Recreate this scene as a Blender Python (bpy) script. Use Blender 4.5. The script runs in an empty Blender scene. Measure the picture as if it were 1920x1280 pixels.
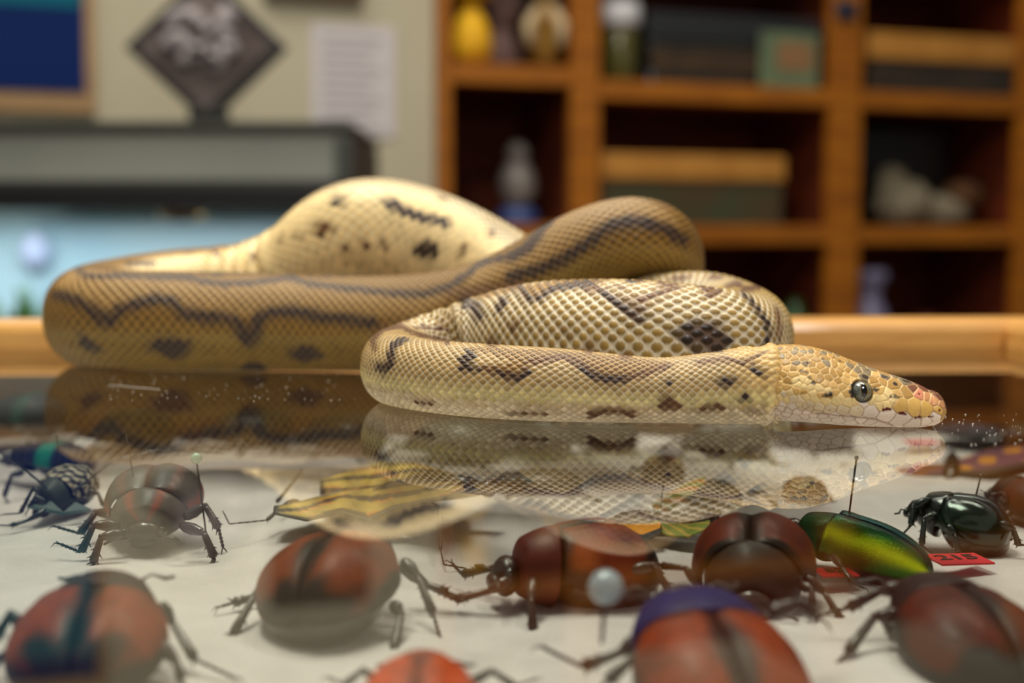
import bpy, bmesh, math, random
import numpy as np
from mathutils import Vector, Matrix, Euler, kdtree
random.seed(5); RNG = np.random.default_rng(5)
SC = bpy.context.scene
COL = SC.collection
PI = math.pi

# ------------------------------------------------------------------ camera, world, lights, exposure
FPX = 2667.0
CAM_H = 0.044
PITCH = math.atan(190.0 / FPX)
cd = bpy.data.cameras.new('camera'); cam = bpy.data.objects.new('camera', cd); COL.objects.link(cam)
cd.sensor_width = 36.0; cd.lens = 36.0 * FPX / 1920.0
cd.clip_start = 0.01; cd.clip_end = 50
cam.location = (0, 0, CAM_H); cam.rotation_euler = (PI / 2 - PITCH, 0, 0)
cd.dof.use_dof = True; cd.dof.focus_distance = 0.346; cd.dof.aperture_fstop = 8.8
SC.camera = cam

W = bpy.data.worlds.new('room_light'); SC.world = W; W.use_nodes = True
W.node_tree.nodes['Background'].inputs[0].default_value = (1.0, 0.93, 0.82, 1)
W.node_tree.nodes['Background'].inputs[1].default_value = 0.13

def area(name, loc, target, size, power, color, sizey=None):
    l = bpy.data.lights.new(name, 'AREA'); l.energy = power; l.color = color
    l.shape = 'RECTANGLE'; l.size = size; l.size_y = sizey or size
    o = bpy.data.objects.new(name, l); COL.objects.link(o); o.location = loc
    d = Vector(target) - Vector(loc); o.rotation_euler = d.to_track_quat('-Z', 'Y').to_euler()
    return o
area('ceiling_lamp', (-0.25, 0.42, 1.25), (-0.02, 0.45, 0), 0.55, 15.5, (1.0, 0.95, 0.80), 0.3)
area('ceiling_lamp', (0.5, 0.95, 1.6), (0, 0.45, 0), 0.9, 13, (1.0, 0.94, 0.80), 0.35)
area('front_fill', (0.30, -0.12, 0.62), (0.07, 0.34, 0), 0.16, 2.4, (0.98, 0.98, 0.96), 0.10)  # added fill light, no lamp seen there; brightens the neck and head
area('ceiling_lamp', (-0.7, 1.35, 2.2), (-0.55, 2.6, 0.2), 1.4, 26, (1.0, 0.93, 0.82), 0.4)
area('ceiling_lamp', (0.7, 1.2, 2.2), (1.0, 2.8, 0.1), 1.4, 10, (1.0, 0.90, 0.74), 0.4)

SC.view_settings.view_transform = 'Standard'; SC.view_settings.look = 'None'
SC.view_settings.exposure = 0.0; SC.view_settings.gamma = 1.0
SC.view_settings.use_curve_mapping = False

# ------------------------------------------------------------------ helpers
CF = np.array([0, math.cos(PITCH), -math.sin(PITCH)]); CU = np.array([0, math.sin(PITCH), math.cos(PITCH)])
def at(px, py, Y):
    """point seen at a pixel of the 1920x1280 frame, at distance Y in front of the lens"""
    d = CF + CU * (-(py - 640) / FPX) + np.array([1, 0, 0]) * ((px - 960) / FPX)
    d = d * (Y / d[1])
    return Vector((d[0], d[1], d[2] + CAM_H))
def proj(P):
    q = P - np.array([0, 0, CAM_H])
    f = q @ CF
    return 960 + FPX * q[..., 0] / f, 640 - FPX * (q @ CU) / f
def on_floor(px, Y, z):
    """point at height z and distance Y below pixel column px"""
    x = (px - 960) / FPX * (Y * math.cos(PITCH) - (z - CAM_H) * math.sin(PITCH))
    return Vector((x, Y, z))

def lin(c):
    return tuple(((v / 255) / 12.92 if v / 255 <= 0.04045 else ((v / 255 + 0.055) / 1.055) ** 2.4) for v in c)
def mat(name, rgb, rough=0.5, metal=0.0, coat=0.0, spec=0.5, rgb2=None, scale=20, emis=0.0, bump=0.0, bscale=200, detail=4, stretch=None, sss=0, trans=0, coords='Object'):
    m = bpy.data.materials.new(name); m.use_nodes = True; nt = m.node_tree; N = nt.nodes; L = nt.links
    b = N['Principled BSDF']
    b.inputs['Base Color'].default_value = (*lin(rgb), 1); b.inputs['Roughness'].default_value = rough
    b.inputs['Metallic'].default_value = metal; b.inputs['Coat Weight'].default_value = coat
    b.inputs['Coat Roughness'].default_value = 0.12
    b.inputs['Specular IOR Level'].default_value = spec
    if sss: b.inputs['Subsurface Weight'].default_value = sss; b.inputs['Subsurface Radius'].default_value = (1, .6, .3); b.inputs['Subsurface Scale'].default_value = .001
    if trans: b.inputs['Transmission Weight'].default_value = trans
    tc = N.new('ShaderNodeTexCoord'); mp = N.new('ShaderNodeMapping'); L.new(tc.outputs[coords], mp.inputs[0])
    if stretch: mp.inputs['Scale'].default_value = stretch
    if rgb2 is not None:
        nz = N.new('ShaderNodeTexNoise'); nz.inputs['Scale'].default_value = scale; nz.inputs['Detail'].default_value = detail
        L.new(mp.outputs[0], nz.inputs[0])
        r = N.new('ShaderNodeValToRGB'); L.new(nz.outputs['Fac'], r.inputs[0])
        r.color_ramp.elements[0].position = 0.35; r.color_ramp.elements[1].position = 0.65
        r.color_ramp.elements[0].color = (*lin(rgb), 1); r.color_ramp.elements[1].color = (*lin(rgb2), 1)
        L.new(r.outputs[0], b.inputs['Base Color'])
    if bump:
        n2 = N.new('ShaderNodeTexNoise'); n2.inputs['Scale'].default_value = bscale; n2.inputs['Detail'].default_value = 3
        L.new(mp.outputs[0], n2.inputs[0])
        bp = N.new('ShaderNodeBump'); bp.inputs['Strength'].default_value = bump; bp.inputs['Distance'].default_value = 0.001
        L.new(n2.outputs['Fac'], bp.inputs['Height']); L.new(bp.outputs[0], b.inputs['Normal'])
    if emis:
        b.inputs['Emission Color'].default_value = (*lin(rgb), 1); b.inputs['Emission Strength'].default_value = emis
    return m
def vcol_mat(name, rough=0.4, coat=0.3, metal=0.0, spec=0.5, sss=0.0, nscale=900, namt=0.12, bump=0.0):
    m = bpy.data.materials.new(name); m.use_nodes = True; nt = m.node_tree; N = nt.nodes; L = nt.links
    b = N['Principled BSDF']; a = N.new('ShaderNodeAttribute'); a.attribute_name = 'skin'
    tc = N.new('ShaderNodeTexCoord'); nz = N.new('ShaderNodeTexNoise'); nz.inputs['Scale'].default_value = nscale
    L.new(tc.outputs['Object'], nz.inputs[0])
    mr = N.new('ShaderNodeMapRange'); mr.inputs[3].default_value = 1 - namt; mr.inputs[4].default_value = 1 + namt
    L.new(nz.outputs['Fac'], mr.inputs[0])
    mx = N.new('ShaderNodeVectorMath'); mx.operation = 'SCALE'
    L.new(a.outputs['Color'], mx.inputs[0]); L.new(mr.outputs[0], mx.inputs['Scale'])
    L.new(mx.outputs[0], b.inputs['Base Color'])
    b.inputs['Roughness'].default_value = rough; b.inputs['Coat Weight'].default_value = coat; b.inputs['Coat Roughness'].default_value = 0.18
    b.inputs['Metallic'].default_value = metal; b.inputs['Specular IOR Level'].default_value = spec
    if sss:
        b.inputs['Subsurface Weight'].default_value = sss; b.inputs['Subsurface Scale'].default_value = 0.0008
    if bump:
        bp = N.new('ShaderNodeBump'); bp.inputs['Strength'].default_value = bump; bp.inputs['Distance'].default_value = 0.0003
        L.new(nz.outputs['Fac'], bp.inputs['Height']); L.new(bp.outputs[0], b.inputs['Normal'])
    return m

def tag(o, label=None, cat=None, group=None, kind=None):
    if label: o['label'] = label
    if cat: o['category'] = cat
    if group: o['group'] = group
    if kind: o['kind'] = kind
    return o
def empty(name, loc=(0, 0, 0), label=None, cat=None, group=None, rz=0):
    o = bpy.data.objects.new(name, None); COL.objects.link(o); o.location = loc; o.rotation_euler = (0, 0, rz)
    o.empty_display_size = 0.01
    return tag(o, label, cat, group)
def link(name, me, parent=None, m=None, smooth=True, world=True):
    """one mesh object; with world=True the mesh is in world space and the parent only carries it"""
    o = bpy.data.objects.new(name, me); COL.objects.link(o)
    if m is not None:
        for q in (m if isinstance(m, (list, tuple)) else [m]): me.materials.append(q)
    if smooth: me.polygons.foreach_set('use_smooth', [True] * len(me.polygons))
    if parent is not None:
        o.parent = parent
        if world:
            # shift mesh so that the part hangs off its parent with no odd inverse matrices
            par = Matrix.Identity(4); chain = []; q = parent
            while q is not None: chain.append(q); q = q.parent
            for q in reversed(chain): par = par @ (Matrix.Translation(q.location) @ q.rotation_euler.to_matrix().to_4x4())
            me.transform(par.inverted())
    else:
        if world and len(me.vertices):
            n = len(me.vertices); co = np.empty(n * 3); me.vertices.foreach_get('co', co); co = co.reshape(-1, 3)
            c = (co.min(0) + co.max(0)) / 2; c[2] = co[:, 2].min()
            me.transform(Matrix.Translation(-Vector(c))); o.location = c
    me.update()
    return o
def pymesh(name, v, f):
    me = bpy.data.meshes.new(name); me.from_pydata([tuple(p) for p in v], [], [tuple(q) for q in f]); me.update(); return me
def npmesh(name, V, F):
    """V (n,3) and quads F (m,4) as numpy arrays"""
    me = bpy.data.meshes.new(name); me.vertices.add(len(V)); me.vertices.foreach_set('co', np.ascontiguousarray(V, dtype=np.float32).ravel())
    m = len(F); me.loops.add(m * 4); me.loops.foreach_set('vertex_index', np.ascontiguousarray(F, dtype=np.int32).ravel())
    me.polygons.add(m); me.polygons.foreach_set('loop_start', np.arange(0, m * 4, 4, dtype=np.int32))
    try: me.polygons.foreach_set('loop_total', np.full(m, 4, dtype=np.int32))
    except Exception: pass
    me.update(calc_edges=True); me.validate(); return me
def set_col(me, C, name='skin'):
    a = me.color_attributes.new(name, 'FLOAT_COLOR', 'POINT')
    buf = np.ones((len(C), 4), dtype=np.float32); buf[:, :3] = C; a.data.foreach_set('color', buf.ravel())
class MB:
    """collects shapes into one mesh"""
    def __init__(s): s.v = []; s.f = []; s.mi = []; s.cur = 0
    def add(s, v, f):
        o = len(s.v); s.v += [Vector(p) for p in v]; s.f += [tuple(i + o for i in q) for q in f]; s.mi += [s.cur] * len(f); return s
    def box(s, c, d, M=None, b=0.0):
        bm = bmesh.new(); bmesh.ops.create_cube(bm, size=1)
        bmesh.ops.scale(bm, vec=d, verts=bm.verts)
        if b: bmesh.ops.bevel(bm, geom=bm.edges[:], offset=b, segments=2, affect='EDGES', profile=0.5)
        M2 = (M or Matrix.Identity(4)) @ Matrix.Translation(c)
        bm.verts.ensure_lookup_table(); v = [M2 @ p.co for p in bm.verts]; bm.verts.index_update()
        f = [[p.index for p in q.verts] for q in bm.faces]; bm.free(); return s.add(v, f)
    def tube(s, pts, rad, seg=8, cap=True):
        pts = [Vector(p) for p in pts]; n = len(pts)
        if not hasattr(rad, '__len__'): rad = [rad] * n
        v = []; f = []; prev = None
        for i, p in enumerate(pts):
            t = (pts[min(i + 1, n - 1)] - pts[max(i - 1, 0)]).normalized()
            if prev is None:
                a = Vector((0, 0, 1)) if abs(t.z) < .9 else Vector((1, 0, 0)); u = (a - t * a.dot(t)).normalized()
            else: u = (prev - t * prev.dot(t)).normalized()
            prev = u; w = t.cross(u)
            for k in range(seg):
                a = 2 * PI * k / seg; v.append(p + (u * math.cos(a) + w * math.sin(a)) * rad[i])
        for i in range(n - 1):
            for k in range(seg):
                k2 = (k + 1) % seg; f.append((i * seg + k, i * seg + k2, (i + 1) * seg + k2, (i + 1) * seg + k))
        if cap: f.append(tuple(range(seg - 1, -1, -1))); f.append(tuple((n - 1) * seg + k for k in range(seg)))
        return s.add(v, f)
    def ball(s, c, r, M=None, seg=14, rings=9):
        r = (r, r, r) if not hasattr(r, '__len__') else r; v = []; f = []; c = Vector(c)
        for i in range(rings + 1):
            a = PI * i / rings
            for k in range(seg):
                b = 2 * PI * k / seg; q = Vector((r[0] * math.sin(a) * math.cos(b), r[1] * math.sin(a) * math.sin(b), r[2] * math.cos(a)))
                v.append(c + ((M @ q) if M is not None else q))
        for i in range(rings):
            for k in range(seg):
                k2 = (k + 1) % seg; f.append((i * seg + k, (i + 1) * seg + k, (i + 1) * seg + k2, i * seg + k2))
        return s.add(v, f)
    def lathe(s, prof, c, seg=24):
        v = []; f = []; n = len(prof)
        for (r, z) in prof:
            for k in range(seg):
                a = 2 * PI * k / seg; v.append(Vector(c) + Vector((r * math.cos(a), r * math.sin(a), z)))
        for i in range(n - 1):
            for k in range(seg):
                k2 = (k + 1) % seg; f.append((i * seg + k, i * seg + k2, (i + 1) * seg + k2, (i + 1) * seg + k))
        f.append(tuple(range(seg - 1, -1, -1))); f.append(tuple((n - 1) * seg + k for k in range(seg)))
        return s.add(v, f)
    def build(s, name, m, parent=None, smooth=True, world=True):
        me = pymesh(name, s.v, s.f); o = link(name, me, parent, m, smooth, world)
        if any(s.mi): me.polygons.foreach_set('material_index', s.mi)
        return o
def autosmooth(o, ang=35):
    me = o.data; bm = bmesh.new(); bm.from_mesh(me)
    for e in bm.edges:
        if len(e.link_faces) == 2 and e.calc_face_angle(0) > math.radians(ang): e.smooth = False
    bm.to_mesh(me); bm.free(); return o

# ------------------------------------------------------------------ room shell and furniture behind
YAW = math.radians(20)
RD = Vector((math.cos(YAW), math.sin(YAW), 0)); ND = Vector((-math.sin(YAW), math.cos(YAW), 0))   # along the wall, into the wall
BC0 = at(825, 450, 2.35); BC0.z = 0
FLOOR_Z = -0.95
def wall_t(px, off=0.0):
    """distance along the bookcase front (pushed back by off) seen at pixel column px"""
    o = BC0 + ND * off; k = (px - 960) / FPX
    # o.x + t*RD.x = k * (o.y + t*RD.y)
    return (k * o.y - o.x) / (RD.x - k * RD.y)
def wall_z(px, py, off=0.0):
    o = BC0 + ND * off; t = wall_t(px, off); Y = (o + RD * t).y
    return at(px, py, Y).z
def wbox(mb, t0, t1, o0, o1, z0, z1, b=0.0):
    M = Matrix(((RD.x, ND.x, 0, BC0.x), (RD.y, ND.y, 0, BC0.y), (0, 0, 1, 0), (0, 0, 0, 1)))
    mb.box(((t0 + t1) / 2, (o0 + o1) / 2, (z0 + z1) / 2), (t1 - t0, o1 - o0, z1 - z0), M, b)
    return mb
M_wall = mat('cream_wall_paint', (200, 192, 168), 0.85, rgb2=(192, 184, 160), scale=3)
M_floor = mat('brown_floor', (95, 75, 55), 0.6, rgb2=(110, 88, 64), scale=6)
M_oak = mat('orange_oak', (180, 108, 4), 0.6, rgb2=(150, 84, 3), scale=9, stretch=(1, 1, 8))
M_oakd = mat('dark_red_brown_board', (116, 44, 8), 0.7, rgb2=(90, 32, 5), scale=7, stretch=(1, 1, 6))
M_boxwood = mat('pale_wood', (200, 140, 60), 0.6, rgb2=(184, 124, 48), scale=12, stretch=(1, 6, 1))
M_black = mat('black_plastic', (14, 14, 16), 0.5)
M_grey = mat('grey_green_metal', (150, 154, 146), 0.5, rgb2=(140, 144, 138), scale=5)
WO = .02      # the painted wall stands almost flush with the front of the built-in bookcase
tag(wbox(MB(), -3.2, 2.6, 0.34, 0.40, FLOOR_Z, 2.2).build('wall_back', M_wall, smooth=False), kind='structure')
tag(wbox(MB(), -3.2, -.002, WO, 0.3395, FLOOR_Z, 2.2).build('wall_left', M_wall, smooth=False), kind='structure')
tag(MB().box((0, 1.6, FLOOR_Z - .02), (7, 6.2, .04)).build('floor', M_floor, smooth=False), kind='structure')

bc = empty('bookcase', BC0 + Vector((0, 0, FLOOR_Z)), 'orange-brown wooden bookcase of open cubbyholes against the cream wall', 'bookcase')
posts = [(825, 848), (1072, 1124), (1553, 1610), (1905, 1960)]
pt = [(wall_t(a), wall_t(b)) for a, b in posts]
BTOP, BBOT = 0.78, FLOOR_Z
for (a, b) in pt:
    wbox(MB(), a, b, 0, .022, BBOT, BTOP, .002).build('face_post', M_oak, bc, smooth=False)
    wbox(MB(), a + .008, b - .004, .0222, .2995, BBOT, BTOP).build('side_panel', M_oakd, bc, smooth=False)  # dark boards behind the oak posts carry the shade inside the cubbyholes
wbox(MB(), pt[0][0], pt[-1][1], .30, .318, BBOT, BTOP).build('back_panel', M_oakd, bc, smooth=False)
sA = (wall_z(1130, 148), wall_z(1130, 188)); sB = (wall_z(1300, 422), wall_z(1300, 470))
TH = .033
zs = [sA[0] - TH, sB[0] - TH]; gap = zs[0] - zs[1]
levels = [zs[0] + 2 * gap, zs[0] + gap] + zs + [zs[1] - gap * k for k in (1, 2, 3)]
for z in levels:
    for k in range(3):
        if z < FLOOR_Z or z > BTOP: continue
        z2 = z + (.018 if k == 0 and z == zs[0] else 0)
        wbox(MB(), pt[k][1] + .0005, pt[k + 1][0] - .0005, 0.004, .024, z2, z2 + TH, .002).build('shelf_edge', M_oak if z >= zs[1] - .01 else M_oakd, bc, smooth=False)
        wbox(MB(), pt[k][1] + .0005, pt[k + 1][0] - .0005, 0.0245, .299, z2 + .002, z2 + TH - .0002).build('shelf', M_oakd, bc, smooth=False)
def pos(px, off, z):
    t = wall_t(px, off); p = BC0 + ND * off + RD * t; p.z = z; return p
SA1 = zs[0] + TH + .0005; SA0 = SA1 + .018; SB1 = zs[1] + TH + .0005; SC1 = zs[1] - gap + TH + .0005
# -- yellow plush and carved bust, top left bay
M_yel = mat('yellow_plush', (250, 196, 20), 0.7, rgb2=(226, 160, 10), scale=20)
M_bust = mat('mauve_clay', (130, 104, 100), 0.75, rgb2=(96, 70, 66), scale=14)
M_cream = mat('cream_cloth', (200, 176, 138), 0.8)
b = empty('yellow_lamp', pos(880, .05, SA0), 'bright yellow teardrop-shaped lamp at the left end of the top shelf', 'lamp')
p = pos(884, .045, SA0)
MB().lathe([(.018, 0), (.030, .004), (.036, .025), (.033, .055), (.020, .085), (.009, .10), (.006, .11)], p).build('base', M_yel, b)
MB().lathe([(.014, .108), (.034, .112), (.03, .16), (.018, .215), (.004, .222)], p).build('shade', M_yel, b)
p = pos(938, .115, SA0); b = empty('clay_bust', p, 'mauve-brown clay head bust on the top left shelf of the bookcase', 'sculpture')
MB().ball(p + Vector((0, 0, .12)), (.040, .044, .06)).ball(p + Vector((.0, -.041, .115)), (.009, .012, .014)).ball(p + Vector((.039, 0, .12)), (.008, .012, .018)).ball(p + Vector((-.039, 0, .12)), (.008, .012, .018)).build('head', M_bust, b)
MB().lathe([(.040, 0), (.043, .012), (.038, .035), (.026, .055), (.024, .075)], p).build('shoulders', M_bust, b)
p = pos(1022, .055, SA0); b = empty('cloth_doll', p, 'brown and cream doll leaning beside the mauve bust on the shelf', 'doll')
MB().ball(p + Vector((0, 0, .138)), .020).build('head', M_cream, b)
MB().lathe([(.026, 0), (.028, .03), (.021, .09), (.010, .12)], p).build('body', mat('olive_gold_cloth', (134, 96, 20), .8), b)
MB().tube([p + Vector((-.012, -.01, .1)), p + Vector((-.030, -.035, .07)), p + Vector((-.026, -.042, .035))], [.011, .01, .009]).build('arm', M_cream, b)
MB().tube([p + Vector((.012, -.01, .1)), p + Vector((.028, -.035, .07)), p + Vector((.025, -.042, .035))], [.011, .01, .009]).build('arm', M_cream, b)
# -- grey figurine with blue base, low left bay
p = pos(970, .1, SB1); b = empty('figurine', p, 'small grey and white figurine with a blue base in the lower left bay', 'figurine')
MB().lathe([(.034, 0), (.036, .004), (.034, .024), (.02, .03)], p).build('base', mat('blue_glaze', (60, 82, 140), .4), b)
MB().lathe([(.018, .03), (.03, .05), (.034, .075), (.024, .1), (.012, .112)], p).ball(p + Vector((0, 0, .122)), (.02, .02, .022)).build('body', mat('grey_glaze', (150, 145, 142), .4, rgb2=(112, 104, 100), scale=30), b)
# -- jar with white lid
p = pos(1160, .05, SA1); b = empty('specimen_jar', p, 'tall glass jar with a white lid and olive contents beside the bookcase post', 'jar')
MB().lathe([(.028, 0), (.031, .004), (.031, .085), (.026, .095)], p).build('glass', mat('olive_jar', (88, 84, 40), .2, coat=.5), b)
MB().lathe([(.033, .0955), (.036, .098), (.036, .13), (.032, .136)], p).build('lid', mat('white_lid', (225, 225, 232), .4), b)
# -- dark terrarium on the top shelf, with pale card
def wthing(name, label, cat, px0, px1, o0, z0, group=None):
    a, bb = wall_t(px0, o0), wall_t(px1, o0); p = BC0 + ND * o0 + RD * ((a + bb) / 2); p.z = z0
    return empty(name, p, label, cat, group), a, bb
M_dglass = mat('dark_tank_glass', (38, 42, 44), .25, coat=.4, rgb2=(58, 52, 40), scale=8)
M_dark2 = mat('dark_mesh_lid', (34, 38, 42), .6)
b, a, c = wthing('terrarium', 'dark glass terrarium with a black mesh lid on the top middle shelf', 'terrarium', 1216, 1530, .03, SA1)
wbox(MB(), a, c, .03, .24, SA1, SA1 + .075, .003).build('tank', M_dglass, b, smooth=False)
wbox(MB(), a - .003, c + .003, .027, .243, SA1 + .0755, SA1 + .125, .003).build('lid', M_dark2, b, smooth=False)
wbox(MB(), a, c - .09, .0275, .0295, SA1 + .02, SA1 + .06).build('substrate', mat('brown_substrate', (74, 54, 32), .8, rgb2=(52, 38, 24), scale=40), b, smooth=False)
b, a, c = wthing('picture_card', 'pale green card with an orange figure leaning on the dark terrarium', 'card', 1420, 1528, .012, SA1)
wbox(MB(), a, c, .012, .015, SA1, SA1 + .098).build('card', mat('pale_green_card', (112, 130, 98), .7, rgb2=(96, 112, 88), scale=15), b, smooth=False)
wbox(MB(), a + .035, c - .012, .0105, .0118, SA1 + .03, SA1 + .08).build('figure_print', mat('orange_print', (150, 112, 76), .7), b, smooth=False)
# -- wooden box with glass front, middle bay
def glass_box(name, label, px0, px1, z0, h1, h2, glassm, group='wood-topped glass boxes in the bookcase'):
    b, a, c = wthing(name, label, 'box', px0, px1, .01, z0, group)
    wbox(MB(), a + .004, c - .004, .014, .21, z0, z0 + h1, .002).build('glass_case', glassm, b, smooth=False)
    wbox(MB(), a, c, .008, .22, z0 + h1 + .0005, z0 + h1 + h2, .004).build('wooden_lid', M_boxwood, b, smooth=False)
    return b
M_g1 = mat('brown_green_case', (70, 74, 52), .3, rgb2=(92, 62, 34), scale=9, coat=.3)
glass_box('wooden_box', 'long pale wooden lid over a glass case on the middle shelf', 1128, 1470, SB1, .078, .045, M_g1)
glass_box('wooden_box', 'pale wooden lid over a dark glass case on the upper right shelf', 1622, 1896, SA1, .058, .05, mat('dark_case', (60, 50, 40), .3, rgb2=(34, 28, 24), scale=9, coat=.3))
# -- tank with pale rock, right bay
b, a, c = wthing('rock_tank', 'dark tank holding a pale angular rock in the right bay', 'tank', 1614, 1838, .03, SB1)
wbox(MB(), a, c, .14, .25, SB1, SB1 + .19, .003).build('tank', mat('black_tank', (18, 17, 18), .4), b, smooth=False)
rk = MB(); p0 = pos(1690, .1, SB1)
rk.ball(p0 + Vector((0, -.0, .045)), (.062, .045, .05), seg=9, rings=5).ball(p0 + Vector((.07, .02, .03)), (.07, .035, .034), seg=8, rings=5).ball(p0 + Vector((-.02, .01, .085)), (.035, .03, .035), seg=7, rings=4)
rk.build('rock', mat('pale_rock', (150, 142, 120), .8, rgb2=(116, 104, 84), scale=25), b, smooth=False)
MB().ball(pos(1800, .08, SB1 + .06), (.045, .03, .03), seg=9, rings=5).build('driftwood', mat('brown_driftwood', (104, 66, 30), .8, rgb2=(80, 50, 24), scale=30), b)
# -- bottom bays
p = pos(1632, .06, SC1); b = tag(MB().lathe([(.03, 0), (.036, .01), (.04, .05), (.03, .09), (.018, .11), (.022, .135), (.034, .15), (.03, .165)], p).build('vase', mat('lilac_glass', (128, 124, 160), .3, coat=.5)), 'lilac rounded vase in the bottom right bay next to the post', 'vase')
p = pos(1490, .06, SC1); b = tag(MB().lathe([(.03, 0), (.033, .005), (.033, .07), (.014, .09), (.014, .11)], p).build('bottle', mat('dark_green_glass', (16, 74, 18), .3, coat=.5)), 'dark green bottle in the bottom middle bay above the case rim', 'bottle')
p = pos(1735, .1, SC1); tag(MB().lathe([(.026, 0), (.03, .01), (.034, .05), (.02, .075)], p).build('cup', mat('dull_red_glaze', (96, 48, 44), .5)), 'dull red cup standing in the bottom right bay', 'cup')
p = at(1583, 20, BC0.y + RD.y * wall_t(1583)); M = Matrix.Translation(p) @ Matrix.Rotation(YAW, 4, 'Z')
tag(MB().box((0, -.006, 0), (.045, .01, .035), M, .003).build('plaque', mat('dark_blue_plaque', (44, 44, 62), .5)), 'small dark blue plaque fixed high on the bookcase post', 'plaque')

# -- things on the wall
def flat(px0, py0, px1, py1, off=WO):
    return wall_t(px0, off), wall_t(px1, off), wall_z((px0 + px1) / 2, py1, off), wall_z((px0 + px1) / 2, py0, off)
a, c, z0, z1 = flat(-260, -330, 186, 208)
b = empty('framed_poster', BC0 + ND * WO + RD * ((a + c) / 2) + Vector((0, 0, z0)), 'navy blue poster with a teal top in a tan wooden frame', 'poster')
wbox(MB(), a, c, WO - .0182, WO - .0002, z0, z1, .002).build('frame', mat('tan_wood', (172, 138, 96), .6, rgb2=(158, 122, 84), scale=8), b, smooth=False)
a, c, z0, z1 = flat(-240, -300, 166, 168)
wbox(MB(), a, c, WO - .022, WO - .0185, z0, z1).build('print', mat('navy_print', (0, 34, 96), .6, spec=.15), b, smooth=False)
a, c, z0, z1 = flat(-120, -250, 160, 12)
wbox(MB(), a, c, WO - .0235, WO - .0222, z0, z1).build('teal_print', mat('teal_print', (8, 100, 124), .6, spec=.15), b, smooth=False)
a, c, z0, z1 = flat(588, 48, 742, 256)
b = empty('paper_notice', BC0 + ND * WO + RD * ((a + c) / 2) + Vector((0, 0, z0)), 'white paper notice of small print pinned on the cream wall', 'notice')
wbox(MB(), a, c, WO - .003, WO - .0002, z0, z1).build('sheet', mat('white_paper', (214, 208, 212), .8), b, smooth=False)
M_ink = mat('grey_ink', (150, 146, 156), .8)
for k in range(11):
    zz = z1 - .02 - k * .016
    wbox(MB(), a + .015, c - .02 - .012 * (k % 3), WO - .0042, WO - .0031, zz - .0025, zz).build('text_line', M_ink, b, smooth=False)
a, c, z0, z1 = flat(500, -150, 682, 3)
b = wbox(MB(), a, c, WO - .018, WO - .0002, z0, z1, .002).build('wall_picture', mat('brown_frame', (92, 72, 50), .6), smooth=False)
tag(b, 'dark brown wall picture whose lower edge shows above the notice', 'frame')
# -- cabinet hood and lit tank at left
TY = 1.75
def tb(mb, px0, px1, py0, py1, Y, dep, b=.0):
    """box facing the camera side, front face at distance Y"""
    p0 = at(px0, py1, Y); p1 = at(px1, py0, Y)
    mb.box(((p0.x + p1.x) / 2, Y + dep / 2, (p0.z + p1.z) / 2), (p1.x - p0.x, dep, p1.z - p0.z), None, b); return mb
hb = empty('lit_terrarium', at(300, 700, TY), 'long grey-hooded terrarium lit pale blue inside at the left', 'terrarium')
tb(MB(), -30, 648, 238, 344, TY, .34, .006).build('hood', M_grey, hb, smooth=False)
tb(MB(), -40, 658, 226, 244, TY - .01, .355, .003).build('hood_top', mat('dark_grey_trim', (62, 64, 58), .5), hb, smooth=False)
tb(MB(), 630, 660, 250, 345, TY - .008, .345, .003).build('end_cap', mat('end_cap_grey', (66, 68, 66), .5), hb, smooth=False)
tb(MB(), -40, 660, 345, 392, TY - .004, .05, .003).build('top_trim', M_black, hb, smooth=False)
tb(MB(), 640, 660, 392, 690, TY - .004, .344, .003).build('end_wall', M_black, hb, smooth=False)
tb(MB(), -30, 640, 345, 655, TY + .315, .02).build('back_panel', mat('pale_blue_back', (150, 194, 214), .7, rgb2=(176, 204, 212), scale=2.5), hb, smooth=False)
tb(MB(), -40, 660, 690, 720, TY - .004, .344, .003).build('base', M_black, hb, smooth=False)
tb(MB(), -40, 660, 390, 394, TY + .30, .01).build('rear_rail', M_black, hb, smooth=False)
M_leaf = mat('tank_leaf', (38, 92, 30), .6, rgb2=(70, 120, 50), scale=40)
pl = MB()
for k in range(46):
    p = at(random.choice([random.uniform(-60, 60), random.uniform(30, 130), random.uniform(-80, 130)]), 690, TY + random.uniform(.03, .2)); h = random.uniform(.04, .1); p.z = at(300, 689, TY).z
    q = p + Vector((random.uniform(-.03, .03), random.uniform(-.02, .02), h)); mid = (p + q) / 2 + Vector((random.uniform(-.01, .01), 0, .01))
    pl.tube([p, mid, q], [.003, .007, .001], 5)
tag(pl.build('plant', M_leaf, hb), kind='stuff')
MB().ball(at(66, 472, TY + .3), (.022, .015, .026)).build('water_bottle', mat('white_bottle', (176, 190, 220), .5), hb)
MB().ball(at(340, 400, TY + .15), (.03, .02, .012)).build('lamp_holder', mat('brass_holder', (150, 120, 60), .4), hb)
l = bpy.data.lights.new('tank_lamp', 'AREA'); l.energy = 1.9; l.color = (.86, .95, 1.0); l.size = .6; l.size_y = .06; l.shape = 'RECTANGLE'
lo = bpy.data.objects.new('tank_lamp', l); COL.objects.link(lo); lo.parent = hb
lo.location = Vector((at(180, 400, TY).x, TY + .17, at(300, 398, TY).z)) - hb.location
zb_ = at(300, 720, TY - .004).z - .0006; xa, xb = at(-60, 700, TY).x, at(700, 700, TY).x
tag(MB().box(((xa + xb) / 2, TY + .14, zb_ - .02), (xb - xa, .42, .04), None, .004).build('side_table', M_oakd, smooth=False), 'brown table under the lit terrarium', 'table')
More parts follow.
